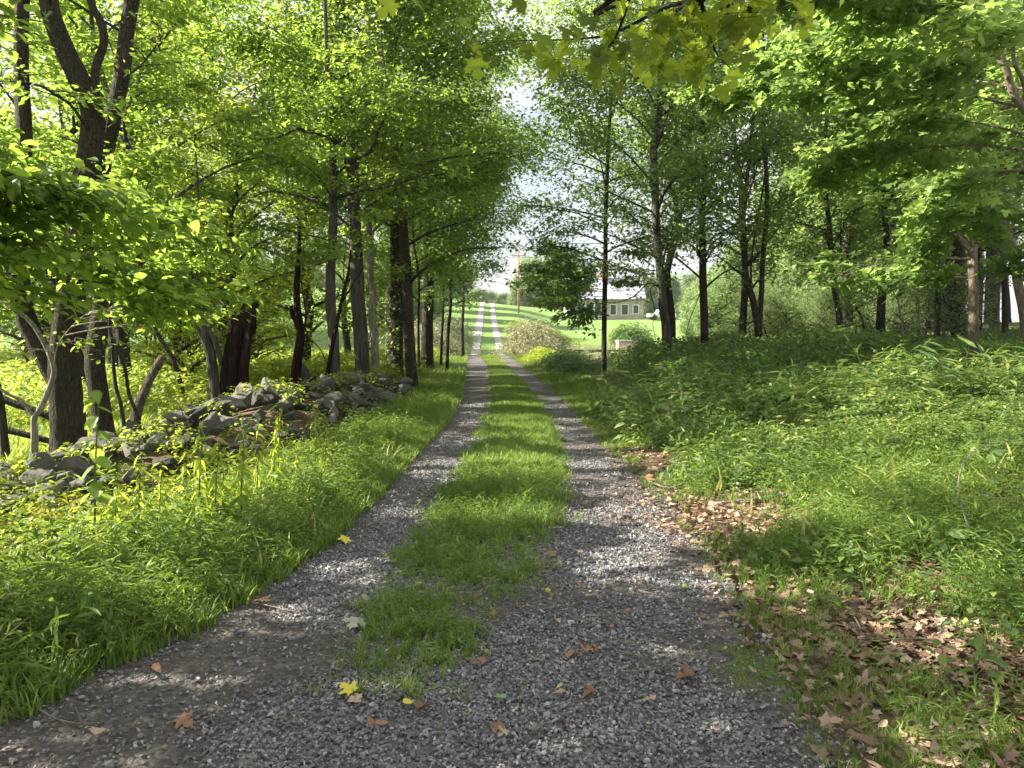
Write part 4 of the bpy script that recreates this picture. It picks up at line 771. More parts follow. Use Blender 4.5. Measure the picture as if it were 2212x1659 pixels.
def grasses():
    rg = np.random.default_rng(50)
    # tall stilt grass of the left verge
    a = Acc()
    for y0, y1, dens, hs in [(1.2, 4, 260, .36), (4, 7, 280, .32), (7, 12, 230, .28), (12, 22, 120, .26)]:
        n = int((y1-y0)*3.0*dens); y = rg.uniform(y0, y1, n); x = eL(y)-.02-rg.random(n)**1.25*2.6
        d = eL(y)-x; edge = 1.02+.25*noi(x, y, 1.5, 2)+.9*(1-sm(3.8, 5.2, y)); keep = (rg.random(n) < np.clip(1.25-np.clip(d-edge, 0, 9)*2.2, .05, 1)) & (rg.random(n) < .5+.5*sm(.0, .2, d+.12*noi(x, y, 4)))
        x, y, d = x[keep], y[keep], d[keep]; s = hs*rg.uniform(.5, 1.25, len(x))*(.5+.5*sm(0, .35, d))*(1+.28*noi(x, y, 2.3, 44))
        field(a, T_ST, x, y, s, rg, np.clip(.48+.25*noi(x, y, 1.1, 3)+rg.normal(0, .2, len(x)), 0, 1), .28)
    n = 9000; y = rg.uniform(1.2, 14, n); x = eL(y)+.05-rg.random(n)*1.5; field(a, T_TU, x, y, rg.uniform(.08, .22, n), rg, np.clip(rg.normal(.45, .2, n), 0, 1))
    n = 9000; y = 14+rg.random(n)*40; x = eL(y)-rg.random(n)*2.4; field(a, T_TU, x, y, rg.uniform(.12, .34, n), rg, np.clip(rg.normal(.5, .2, n), 0, 1))
    n = 500; y = rg.uniform(1.5, 9, n); x = eL(y)-.1-rg.random(n)*1.6; field(a, T_DRY, x, y, rg.uniform(.2, .45, n), rg, np.full(n, .9)+rg.uniform(0, .1, n), .3)
    a.obj('verge_grass', ['grass', 'stem'], kind='stuff', label='tall narrow leaved grass along the left verge', cat='grass')
    # short grass down the middle
    a = Acc()
    for y0, y1, dens, hs in [(3.0, 5.3, 1100, .11), (5.3, 9, 1000, .13), (9, 16, 700, .13), (16, 30, 420, .11), (30, 56, 240, .12)]:
        n = int((y1-y0)*1.5*dens); y = rg.uniform(y0, y1, n); c = (eA(y)+eB(y))/2; w = (eB(y)-eA(y))/2; x = c+rg.uniform(-1.45, 1.45, n)*w
        e = np.abs(x-c)/w+.28*noi(x, y, 3.5, 1)+.12*noi(x, y, 11, 3); full = sm(2.9, 5.0, y)
        nn = noi(x, y, 3.1, 8)+.6*noi(x, y, 8.7, 9)+.4*noi(x, y, 19, 2); keep = (rg.random(n) < np.clip((1.16-e)*1.9, 0, 1)*(.22+.78*full)*np.clip(.66+.55*nn+.5*full*sm(5, 8, y), .06, 1))
        x, y = x[keep], y[keep]; s = hs*rg.uniform(.55, 1.3, len(x)); rn = np.clip(.5+.2*noi(x, y, 1.4, 3)+rg.normal(0, .16, len(x)), 0, 1)
        m = rg.random(len(x)) < .35*(y < 8)
        field(a, T_ST, x[m], y[m], s[m]*1.35, rg, rn[m], .3); field(a, T_TU, x[~m], y[~m], s[~m], rg, rn[~m], .2)
        m2 = rg.random(len(x)) < .10*(y < 9); field(a, T_LO, x[m2], y[m2], rg.uniform(.04, .08, m2.sum()), rg, rn[m2])
    a.obj('centre_grass', ['grass', 'stem'], kind='stuff', label='short bright grass between the two wheel tracks', cat='grass')
    # right verge and open ground
    a = Acc(); lo = Acc()
    bare = lambda x, y: np.maximum.reduce([1.3*np.exp(-(((x-1.8)/.5)**2+((y-6.1)/.6)**2)), (1.25+.5*noi(x, y, 4, 3))*np.exp(-(((x-1.98)/.36)**2+((y-3.5)/.66)**2)), np.exp(-(((x-1.7)/.3)**2+((y-8.6)/.9)**2)), .9*np.exp(-(((x-11.5)/2.6)**2+((y-16.5)/2.6)**2)), .6*np.exp(-(((x-3.9)/.5)**2+((y-6.2)/.4)**2))])
    for y0, y1, wx, dens, hs in [(1.6, 4.5, 3.4, 620, .12), (4.5, 8, 6.2, 620, .14), (8, 13, 5.2, 420, .16), (13, 30, 1.6, 380, .14), (30, 56, 1.8, 160, .2)]:
        n = int((y1-y0)*wx*dens); y = rg.uniform(y0, y1, n); x = eR(y)-.04+rg.random(n)**1.15*wx
        d = x-eR(y); keep = (rg.random(n) < np.clip(1-1.5*bare(x, y), .02, 1)) & (rg.random(n) < .35+.65*sm(0, .25, d+.12*noi(x, y, 5)))
        keep &= noi(x, y, 1.6, 12) > -.55
        x, y, d = x[keep], y[keep], d[keep]; s = hs*rg.uniform(.5, 1.4, len(x))*(.55+.6*sm(.1, .8, d)); rn = np.clip(.45+.22*noi(x, y, .9, 5)+rg.normal(0, .16, len(x)), 0, 1)
        m = rg.random(len(x)) < .5*(y < 13)*sm(.1, .5, d); field(a, T_ST, x[m], y[m], s[m]*1.5, rg, rn[m], .3); field(a, T_TU, x[~m], y[~m], s[~m], rg, rn[~m], .2)
    a.obj('right_grass', ['grass', 'stem'], kind='stuff', label='patchy grass between the right wheel track and the brush', cat='grass')
    # broad leaved ground cover on the right
    for y0, y1, dens, hs in [(2.0, 4.5, 55, .13), (4.5, 7, 75, .15), (7, 10, 90, .22), (10, 14, 85, .36)]:
        wx = 2+y1*.75; n = int((y1-y0)*wx*dens); y = rg.uniform(y0, y1, n); x = eR(y)+.25+rg.random(n)*wx
        d = x-eR(y); keep = (rg.random(n) < np.clip(1-1.4*bare(x, y), .05, 1)) & (noi(x, y, 1.1, 20)+.6*noi(x, y, 2.9, 21) > -.05-.05*y+.5*(1-sm(0, .8, d)))
        x, y = x[keep], y[keep]; rn = np.clip(.5+.22*noi(x, y, .8, 7)+rg.normal(0, .18, len(x)), 0, 1); s = hs*rg.uniform(.45, 1.3, len(x))*(1+.35*noi(x, y, 1.3, 22)); sp = noi(x, y, .9, 24)+rg.normal(0, .35, len(x)); rn = np.clip(rn+.15*sp, 0, 1)
        for m, T_, f_ in ((sp < -.15, T_LO, 1.0), ((sp >= -.15) & (sp < .12), T_HE, 1.3), ((sp >= .12) & (sp < .4), T_HL, 1.5), (sp >= .4, T_ST, 1.9)): field(lo, T_, x[m], y[m], s[m]*f_, rg, rn[m], .25)
    # the thick brush
    n = 8000; x, y = area(rg, 1.4, 22, 9, 31, n); h = brush_h(x, y); keep = (h > .12) & (x < 1.2+.95*y*.8) & (rg.random(n) < 1-.8*bare(x, y)); x, y, h = x[keep], y[keep], h[keep]
    field(lo, T_SH, x, y, np.clip(h*rg.uniform(.8, 1.15, len(x)), .25, 1.0), rg, np.clip(.38+.2*noi(x, y, .7, 9)+rg.normal(0, .16, len(x)), 0, 1), .12, sz=h*rg.uniform(.8, 1.15, len(x)))
    n = 5200; x, y = area(rg, 3.6, 9.5, 7.6, 12, n); h = .16+.30*sm(7.6, 11.5, y)+.1*noi(x, y, 1.3); field(lo, T_SH, x, y, h+.12, rg, np.clip(rg.normal(.55, .2, n), 0, 1), .15, sz=h)
    n = 420; x, y = area(rg, 1.6, 9, 4.5, 15, n); field(lo, T_DRY, x, y, rg.uniform(.25, .6, n), rg, rg.uniform(.93, 1, n), .35)
    lo.obj('ground_cover', ['cover', 'stem'], kind='stuff', label='broad leaved brush and low green plants covering the right side', cat='ground cover')
    # left: plants among and in front of the stones, then the meadow
    a = Acc(); n = 4800; y = rg.uniform(4.0, 19, n); x = eL(y)-1.0-rg.random(n)*2.9; keep = (noi(x, y, 1.5, 31)+.5*noi(x, y, 4, 32) > -.05-.15*(y < 7.5)) & (rg.random(n) < 1.2-sm(8, 12, y)*.85); x, y = x[keep], y[keep]; n = len(x)
    m = rg.random(n) < .6; rn = np.clip(rg.normal(.5, .25, n), 0, 1); s = rg.uniform(.08, .19, n)
    field(a, T_LO, x[m], y[m], s[m], rg, rn[m], lift=.02); field(a, T_HE, x[~m], y[~m], s[~m]*1.5, rg, rn[~m], .25)
    n = 2600; y = rg.uniform(17, 50, n); x = eL(y)-1.6-rg.random(n)*3.2; field(a, T_SH, x, y, rg.uniform(.3, .75, n), rg, np.clip(rg.normal(.5, .2, n), 0, 1))
    n = 2600; y = 5.4+12.6*rg.random(n)**1.5; x = np.interp(y, WY, WX)+rg.uniform(-1.0, 1.2, n); keep = noi(x, y, 2.3, 41) > .12-.35*(1-sm(6.5, 8.5, y)); x, y = x[keep], y[keep]; n = len(x)
    field(a, T_LO, x, y, rg.uniform(.08, .2, n), rg, np.clip(rg.normal(.5, .2, n), 0, 1), lift=wallz(x, y)-gz(x, y)-.06)
    a.obj('wall_plants', ['leaf_lime', 'stem'], kind='stuff', label='yellow green leafy plants growing among the wall stones', cat='ground cover')
    a = Acc(); n = 30000; y = 7+rg.random(n)**1.4*50; x = -5.6-rg.random(n)**1.2*(6+.85*y); sc_ = np.clip(.10+.022*y, .2, .9)*rg.uniform(.6, 1.2, n)
    field(a, T_ME, x, y, sc_*1.1, rg, np.clip(.5+.3*noi(x, y, .4, 2)+rg.normal(0, .2, n), 0, 1))
    n = 4200; y = 8+rg.random(n)**1.3*35; x = -5.4-rg.random(n)**1.2*(4+.7*y); kp = (y > 12.5)|(x < -10); x, y = x[kp], y[kp]; n = len(x); field(a, T_SH, x, y, rg.uniform(.4, 1.0, n), rg, np.clip(rg.normal(.6, .25, n), 0, 1))
    a.obj('meadow_grass', ['meadow', 'stem'], kind='stuff', label='tall sunlit growth of the left field', cat='grass')
    a2 = Acc()
    # leaf litter
    a = Acc(); n = 15000; x = np.concatenate((rg.uniform(1.1, 6, n//2), rg.uniform(-5, -1.6, n//4), rg.uniform(7, 16, n-n//2-n//4))); y = np.concatenate((rg.uniform(1.8, 10, n//2), rg.uniform(3.5, 17, n//4), rg.uniform(12, 24, n-n//2-n//4)))
    P = np.stack((x, y, gz(x, y)+rg.uniform(.004, .035, n)), 1); k = rg.random(n) < .5; s = rg.uniform(.03, .085, n)
    for m, T in ((k, MAPLE_S), (~k, OVATE)):
        c = int(m.sum()); scatter(a, T, P[m], s[m], rot(rg.uniform(0, 6.3, c), rg.normal(0, .35, c), rg.normal(0, .35, c)), rg.random(c))
    n = 2600; x = rg.uniform(-1.8, 1.4, n); y = rg.uniform(2, 12, n); keep = rg.random(n) < .35+.65*(x > .8)*(y > 4); x, y = x[keep], y[keep]; n = len(x)
    scatter(a, LEAF6, np.stack((x, y, gz(x, y)+.032), 1), rg.uniform(.008, .024, n), rot(rg.uniform(0, 6.3, n), rg.normal(0, .3, n), rg.normal(0, .3, n)), rg.random(n))
    a.obj('leaf_litter', ['litter'], kind='stuff', label='dry brown leaf litter on the bare ground', cat='leaf litter')
    n = 3800; x = rg.normal(2.0, .38, n); y = rg.normal(3.5, .7, n); x[:1500] = rg.normal(1.8, .45, 1500); y[:1500] = rg.normal(6.1, .55, 1500)
    P = np.stack((x, y, gz(x, y)+rg.uniform(.004, .045, n)), 1); scatter(a2, MAPLE_S, P, rg.uniform(.022, .06, n), rot(rg.uniform(0, 6.3, n), rg.normal(0, .4, n), rg.normal(0, .45, n)), rg.random(n))
    a2.obj('leaf_litter', ['litter'], kind='stuff', label='drifts of curled dry leaves in the bare patches right of the track', cat='leaf litter')
    # moss cushions by the gravel edge
    a = Acc(); n = 9000; x = 1.02+rg.normal(0, .10, n); y = rg.uniform(2.4, 3.6, n); keep = noi(x, y, 6, 2) > -.1; x, y = x[keep], y[keep]; field(a, T_TUF, x, y, rg.uniform(.012, .028, len(x)), rg, np.clip(rg.normal(.75, .12, len(x)), 0, .95))
    a.obj('moss', ['grass', 'stem'], kind='stuff', label='yellow green moss at the right gravel edge', cat='moss')
def brush_h(x, y):
    d = x-np.interp(y, [9, 12, 16, 22, 30], [4.2, 2.6, 2.2, 2.6, 2.4]); h = sm(-.3, 1.6, d)*sm(8.8, 13, y)*(1-sm(27, 31, y))
    far = .45+.42*sm(12, 20, y); side = 1-.55*sm(9, 13, x)
    return h*far*side*(1+.30*noi(x, y, .9, 5)+.16*noi(x, y, 2.1, 15))
grasses()
def reeds():
    rg = np.random.default_rng(61)
    T = [herb(rg, 12, .34, LANCE, .1) for _ in range(4)]
    def clump(name, label, xc, yc, rx, ry, n, h0, h1, mat='reed', T=T, rn=(.6, .25)):
        a = Acc(); x = rg.normal(xc, rx, n); y = rg.normal(yc, ry, n); d = np.sqrt(((x-xc)/rx)**2+((y-yc)/ry)**2); field(a, T, x, y, rg.uniform(h0, h1, n)*np.clip(1.25-.33*d, .4, 1.1), rg, np.clip(rg.normal(*rn, n), 0, 1), .25)
        b = (xc, yc, G(xc, yc)); a.obj(name, [mat, 'stem'], None, b, label=label, cat='bush' if mat != 'reed' else 'reeds')
    clump('reed_clump', 'pale feathery reeds right of the track in front of the lawn', 1.35, 52, .95, 3.0, 600, 1.3, 2.4)
    clump('reed_clump', 'bleached reed bed left of the track where it leaves the trees', -5.8, 50, 1.1, 4, 600, 1.2, 2.4, rn=(.55, .25))
    clump('reed_clump', 'thin pale reeds standing along the pond edge', 7.5, 62, 2.6, 3, 300, .5, 1.0)
    clump('reed_clump', 'green and grey reeds on the left shoulder of the hill track', -6.0, 66, 1.3, 7, 500, 1.4, 2.6, rn=(.3, .2))
    clump('goldenrod_patch', 'bright yellow green bush between the reeds and the brush', 1.55, 37, .5, 2.2, 260, .4, .8, 'leaf_lime', T_SH, (.8, .15))
    clump('dark_bush', 'dark green bush at the bend right of the track', 2.1, 29, .6, 1.6, 200, .5, .85, 'leaf_dark', T_SH, (.3, .2))
    clump('lawn_shrub', 'loose green shrub on the lawn edge right of the pond', 11.5, 75, 1.0, 1.0, 160, 1.6, 2.6, 'leaf_right', T_SH, (.4, .2))
    clump('pond_shrub', 'low green mound on the bank across the pond', 4.0, 87, 2.2, 1.0, 260, .9, 1.4, 'leaf_lime', T_SH, (.5, .2))
reeds()
# separate tall weeds by the wall, ferns, seedlings
def weed(name, label, cat, px, py, Y, h, T, mat, rz=0, group=None):
    p = at(px, py, Y); x, y = p[0], p[1]; rg = np.random.default_rng(int(px*7+py)); b = (x, y, G(x, y)); root = empty(name, b, rz, label=label, cat=cat, group=group)
    V, I, Cn, fr, fm = T; st, lf = Acc(), Acc(); off = np.cumsum(np.concatenate(([0], Cn[:-1])))
    for a, sel in ((st, fm == 1), (lf, fm == 0)):
        idx = np.concatenate([I[o:o+c] for o, c, s in zip(off, Cn, sel) if s]) if sel.any() else np.array([], int)
        if len(idx):
            u, inv = np.unique(idx, return_inverse=True); a.add(V[u]*h, inv, Cn[sel], np.clip(.6+fr[sel]+rg.normal(0, .1), 0, 1))
    if st.n: st.obj('stem', ['stem'], root)
    if lf.n: lf.obj('leaves', [mat], root)
rgw = np.random.default_rng(77)
LANCE_W = sym([(0, 0), (.25, .12), (.6, .10), (1, 0)], .3, .5)
def tallherb(n=24, ll=.19):
    V, I, Cn, fr, fm = herb(rgw, 2, .01, LANCE, .2); parts = [(ribbon([(0, 0, 0), (.02, 0, .5), (.05, .03, 1)], .009), (0, 0, 0), 1, 0, 0, 0, 0, 1)]; y = rgw.uniform(0, 6)
    for k in range(n):
        t = .15+.85*k/(n-1); y += 2.4+rgw.normal(0, .3); parts.append((LANCE_W, (.03*t, .02*t, t), ll*rgw.uniform(.7, 1.15)*(1.2-.6*t), y, rgw.uniform(0, 1.0), rgw.normal(0, .6), rgw.normal(0, .12), 0))
    return comb(parts)
def droopy(n, ll):
    parts = [(ribbon([(0, 0, 0), (.02, 0, .5), (.05, .03, 1)], .009), (0, 0, 0), 1, 0, 0, 0, 0, 1)]; y = 0.
    for k in range(n):
        t = .2+.8*k/(n-1); y += 2.3; parts.append((OVATE, (.03*t, .02*t, t), ll*rgw.uniform(.8, 1.1)*(1.15-.5*t), y, rgw.uniform(.1, .9), rgw.normal(0, .45), rgw.normal(0, .1), 0))
    return comb(parts)
for i, (px, py, h) in enumerate([(430,1165,.85),(465,1180,.75),(400,1150,.6),(520,1150,.8),(555,1120,.75),(590,1100,.62),(600,1090,.85),(640,1080,.5),(680,1060,.75),(702,1050,.62),(345,1180,.6),(300,1190,.7),(250,1200,.62),(480,1140,.6)]):
    weed('goldenrod', 'upright unflowered weed stem with narrow leaves standing before the stone wall', 'weed', px, py, 2491/(py-718), h, tallherb(), 'leaf_lime', group='tall weed stems before the wall')
weed('tall_weed', 'tallest broad leaved weed stem, in front of the thick forked trunk', 'weed', 205, 1190, 5.3, 1.1, droopy(16, .17), 'leaf_left')
weed('tall_weed', 'leafy seedling with wide pointed leaves just left of the mid wall', 'weed', 520, 1190, 5.4, .62, droopy(10, .25), 'leaf_lime')
def fern(px, py, Y, s, label, mat='fern'):
    p = at(px, py, Y); b = np.array((p[0], p[1], G(p[0], p[1]))); root = empty('fern', b, label=label, cat='fern'); rg = np.random.default_rng(int(px))
    for f in range(6):
        a = Acc(); az = f*1.05+rg.normal(0, .2); Pp = np.array([(t*.75*math.cos(az), t*.75*math.sin(az), .75*t-.45*t*t+.02) for t in np.linspace(0, 1, 9)])*s; tube(a, Pp, .0035, 4)
        for k in range(2, 9):
            for sd in (-1, 1): scatter(a, LANCE, Pp[k][None], np.array([s*.34*(1.15-k/9)+.02]), rot(np.array([az+sd*1.15]), np.array([.1]), np.array([sd*.15])), np.array([rg.uniform(.2, .9)]))
        a.obj('frond', [mat], root)
fern(170, 1135, 5.9, .42, 'yellowing fern with upright fronds at the lower left'); fern(85, 1110, 6.3, .42, 'yellow green fern spreading beside the tan stone')
fern(30, 1150, 5.7, .34, 'small withered orange fern at the left edge', 'litter')
for i, (px, py, h, n_, lab, mat) in enumerate([(1820,1290,.26,9,'yellow green broad leaved seedling at the top of the bare leaf patch','leaf_right'), (1920,1290,.18,7,'blue green three lobed seedling above the bare leaf patch','leaf_dark'),
        (2030,1480,.24,10,'bright leaved seedling growing out of the dry leaves','leaf_right'), (2120,1500,.26,13,'cluster of round green leaves right of the dry leaf patch','leaf_right'), (1740,1180,.30,12,'leafy sapling shoot beside the upper bare patch','leaf_right'), (1560,1050,.22,7,'lone upright seedling at the right verge','leaf_right'), (1610,960,.35,12,'pale lit sprig at the near edge of the brush','leaf_lime'), (2105,1440,.22,8,'dark leaved sprig at the edge of the dry leaves','leaf_dark'),
        (1120,1560,.13,8,'small green sprig growing in the gravel near the bottom','grass'), (1160,1480,.10,6,'tiny sprout in the gravel between the tracks','grass'), (880,1500,.12,7,'wispy sprout left of the gravel middle','grass'), (620,1600,.12,7,'low weed at the bottom left of the gravel','grass')]):
    weed('seedling', lab, 'seedling', px, py, 2491/(py-718), h, herb(rgw, n_, .36, OVATE if i < 8 else LANCE, .35), mat)

# ------------------------------------------------------------ things lying on the track
def flatleaf(px, py, s, T, col, label, group=None, name='fallen_leaf', yaw=None, seed=0):
    Y = 2491/(py-718); p = at(px, py, Y); rg = np.random.default_rng(seed+int(px)); b = np.array((p[0], Y, G(p[0], Y)+.045)); a = Acc()
    key = 'fallen_%s' % col[0]
    if key not in M: M[key] = leafmat(key, col[1], col[2], tuple(min(1, c*1.2) for c in col[2]), .15, .55)
    V, I, Cn, fr, fm = T; ph = rg.uniform(0, 6.3); V = V.copy(); V[:, 2] += .14*np.sin(V[:, 0]*5+ph)*np.abs(V[:, 1])+.1*np.sin(V[:, 1]*6+ph)
    scatter(a, (V, I, Cn, fr, fm), b[None], np.array([s]), rot(np.array([rg.uniform(0, 6.3) if yaw is None else yaw]), rg.normal(0, .2, 1), rg.normal(0, .2, 1)), np.array([rg.uniform(.3, .8)]))
    a.obj(name, [key], None, b, label=label, cat='leaf', group=group)
YEL = ('yellow', (.55, .45, .05), (.75, .62, .08)); PAL = ('pale', (.30, .33, .22), (.42, .44, .32)); BRN = ('brown', (.16, .08, .045), (.34, .19, .11)); TAN = ('tan', (.35, .26, .18), (.5, .38, .27)); GRN = ('green', (.16, .26, .12), (.28, .38, .2))
flatleaf(762, 1540, .075, MAPLE_L, YEL, 'bright yellow leaf lying on the gravel near the bottom'); flatleaf(745, 1180, .09, MAPLE_L, YEL, 'yellow leaf on the left wheel track further up')
flatleaf(772, 1370, .10, MAPLE_L, PAL, 'pale grey green maple leaf lying upside down on the left gravel'); flatleaf(785, 1310, .10, OVATE, PAL, 'pale oval leaf at the left side of the centre grass'); flatleaf(1092, 1555, .075, OVATE, GRN, 'broad pale green leaf lying by the gravel sprig')
flatleaf(1497, 1497, .085, MAPLE_L, BRN, 'large reddish brown leaf on the right wheel track'); flatleaf(205, 1637, .06, MAPLE_L, TAN, 'tan curled leaf at the bottom left corner'); flatleaf(1222, 1537, .055, OVATE, TAN, 'tan oval leaf on the gravel right of centre'); flatleaf(575, 1328, .09, MAPLE_L, BRN, 'brown curled leaf on the left gravel by the verge')
flatleaf(390, 1600, .07, MAPLE_L, BRN, 'dull red leaf on the dark dirt at the bottom left'); flatleaf(330, 1475, .06, OVATE, BRN, 'small orange brown leaf on the lit gravel at the left')
flatleaf(670, 1530, .08, OVATE, BRN, 'folded brown leaf left of the yellow one'); flatleaf(500, 1300, .06, OVATE, TAN, 'little tan leaf at the grass edge on the left')
flatleaf(1405, 1050, .12, MAPLE_L, BRN, 'brown leaf at the lit part of the right track'); flatleaf(2170, 1600, .10, MAPLE_L, BRN, 'orange brown leaf at the bottom right corner'); flatleaf(870, 1565, .05, OVATE, YEL, 'small yellow leaf between gravel and sprouts')
fr_ = random.Random(5)
for i in range(44):
    py = fr_.uniform(1120, 1640); px = 1106+fr_.uniform(-.6, .5)*1661/(2491/(py-718))*.8*1.6
    flatleaf(px, py, fr_.uniform(.03, .065), fr_.choice([MAPLE_L, OVATE]), fr_.choice([BRN, BRN, TAN]), 'small dry leaf lying on the gravel track', 'small dry leaves on the gravel', seed=i)
def twig(pts, w, label, sub=()):
    def g(q):
        Y = 2491/(q[1]-718); p = at(q[0], q[1], Y); return np.array((p[0], Y, G(p[0], Y)+.04))
    a = Acc(); P = smoothpath(np.array([g(q) for q in pts]), 3); r = w*P[0][1]/FPX/2; tube(a, P, np.linspace(r, r*.5, len(P)), 6, lump=.1)
    for s in sub: Q = np.array([g(q) for q in s]); tube(a, Q, r*.6, 5)
    a.obj('twig', ['twig'], None, P[0].copy(), smooth=True, label=label, cat='twig')
twig([(75,1570),(120,1600),(170,1612),(215,1610)], 5, 'curved pale stick on the dark dirt at the bottom left', [[(165,1575),(178,1608)]])
twig([(1265,1358),(1310,1358),(1350,1345)], 5, 'upper of two short dark twigs on the right gravel'); twig([(1260,1385),(1320,1370),(1330,1352)], 4, 'lower forked dark twig on the right gravel', [[(1300,1374),(1335,1378)]])
twig([(1330,1440),(1370,1450),(1400,1460)], 4, 'short pale splinter on the right gravel'); twig([(1345,1490),(1400,1485),(1450,1475)], 4, 'thin dark stick left of the reddish leaf')
twig([(540,1325),(600,1340),(640,1350)], 3, 'thin twig by the left verge'); twig([(1380,1300),(1450,1320),(1475,1345)], 3, 'fine curved twig at the edge of the right track')
twig([(1975,1600),(2000,1560),(2020,1535)], 6, 'pale bent stick in the grass at the lower right'); twig([(1780,1290),(1830,1340),(1860,1390)], 5, 'pale stick slanting across the dry leaves'); twig([(1850,1420),(1980,1410),(2100,1415)], 4, 'long thin dark stick lying across the dry leaves')
twig([(1500,1040),(1450,1065),(1400,1050)], 6, 'light brown stick at the right edge of the lit gravel')
def nut(px, py, label):
    Y = 2491/(py-718); p = at(px, py, Y); bm = bmesh.new(); bmesh.ops.create_uvsphere(bm, u_segments=16, v_segments=10, radius=.017)
    for v in bm.verts: v.co *= 1+.04*math.sin(9*v.co.x/.017)*math.cos(7*v.co.y/.017); v.co.z *= .92
    me = bpy.data.meshes.new('green_nut'); bm.to_mesh(me); bm.free()
    for f in me.polygons: f.use_smooth = True
    if 'nut' not in M: M['nut'] = noisemat('nut', [(.3, (.28, .36, .08)), (.7, (.42, .46, .12))], 40, rough=.5)
    me.materials.append(M['nut']); o = bpy.data.objects.new('green_nut', me); COL.objects.link(o); o.location = (p[0], Y, G(p[0], Y)+.038); tag(o, label, 'nut')
nut(1183, 1300, 'round green nut on the gravel beside the centre grass'); nut(1540, 1137, 'round green nut at the right verge by the bare patch'); nut(1478, 1290, 'small green nut on the right wheel track')

# ------------------------------------------------------------ pond, house, pole and other far things
def pond():
    a = Acc(); n = 40; th = np.arange(n)*2*PI/n; r = 1+.1*np.sin(3*th)+.06*np.sin(5*th+1); x = 7.6+5.5*r*np.cos(th); y = 73+11*r*np.sin(th); z = .16; x = 7.6+6.3*np.cos(th); y = 73+12.1*np.sin(th)
    a.add(np.stack((x, y, np.full(n, z)), 1), np.arange(n), [n]); m, nt, out = newmat('water'); p = nd(nt, 'ShaderNodeBsdfPrincipled', Roughness=.06); p.inputs['Base Color'].default_value = (.03, .04, .035, 1)
    nz = nd(nt, 'ShaderNodeTexNoise', Scale=1.5); b = nd(nt, 'ShaderNodeBump', Strength=.08, Distance=.05); nt.links.new(nz.outputs['Fac'], b.inputs['Height']); nt.links.new(b.outputs[0], p.inputs['Normal']); nt.links.new(p.outputs[0], out.inputs['Surface']); M['water'] = m
    a.obj('pond_water', ['water'], kind='structure')
pond()
def box(acc, x0, x1, y0, y1, z0, z1, mat=0):
    V = [(x, y, z) for z in (z0, z1) for x, y in ((x0, y0), (x1, y0), (x1, y1), (x0, y1))]
    acc.add(V, [0, 3, 2, 1, 4, 5, 6, 7, 0, 1, 5, 4, 1, 2, 6, 5, 2, 3, 7, 6, 3, 0, 4, 7], [4]*6, .5, mat)
M['white'] = noisemat('white_paint', [(.3, (.70, .70, .68)), (.7, (.80, .80, .78))], 3, bump=.05)
M['roof'] = noisemat('roof_shingle', [(.3, (.26, .26, .31)), (.7, (.36, .36, .42))], 6, bump=.3)
M['housestone'] = noisemat('house_stone', [(.25, (.20, .16, .13)), (.5, (.36, .30, .26)), (.75, (.50, .45, .40))], 2.4, 4, .6, .06)
M['brick'] = noisemat('brick', [(.3, (.38, .10, .06)), (.7, (.50, .17, .11))], 8)
M['glass'] = noisemat('window_glass', [(.3, (.03, .04, .05)), (.7, (.06, .07, .08))], 1, rough=.08, bump=0, spec=.8)
M['wood'] = noisemat('pole_wood', [(.3, (.30, .15, .09)), (.7, (.42, .24, .16))], 3)
M['metal'] = noisemat('grey_metal', [(.3, (.45, .47, .48)), (.7, (.55, .57, .58))], 4, rough=.4)
M['tyre'] = noisemat('tyre', [(.3, (.02, .02, .02)), (.7, (.04, .04, .04))], 8)
M['board'] = noisemat('board', [(.3, (.45, .33, .27)), (.7, (.60, .46, .38))], 5)
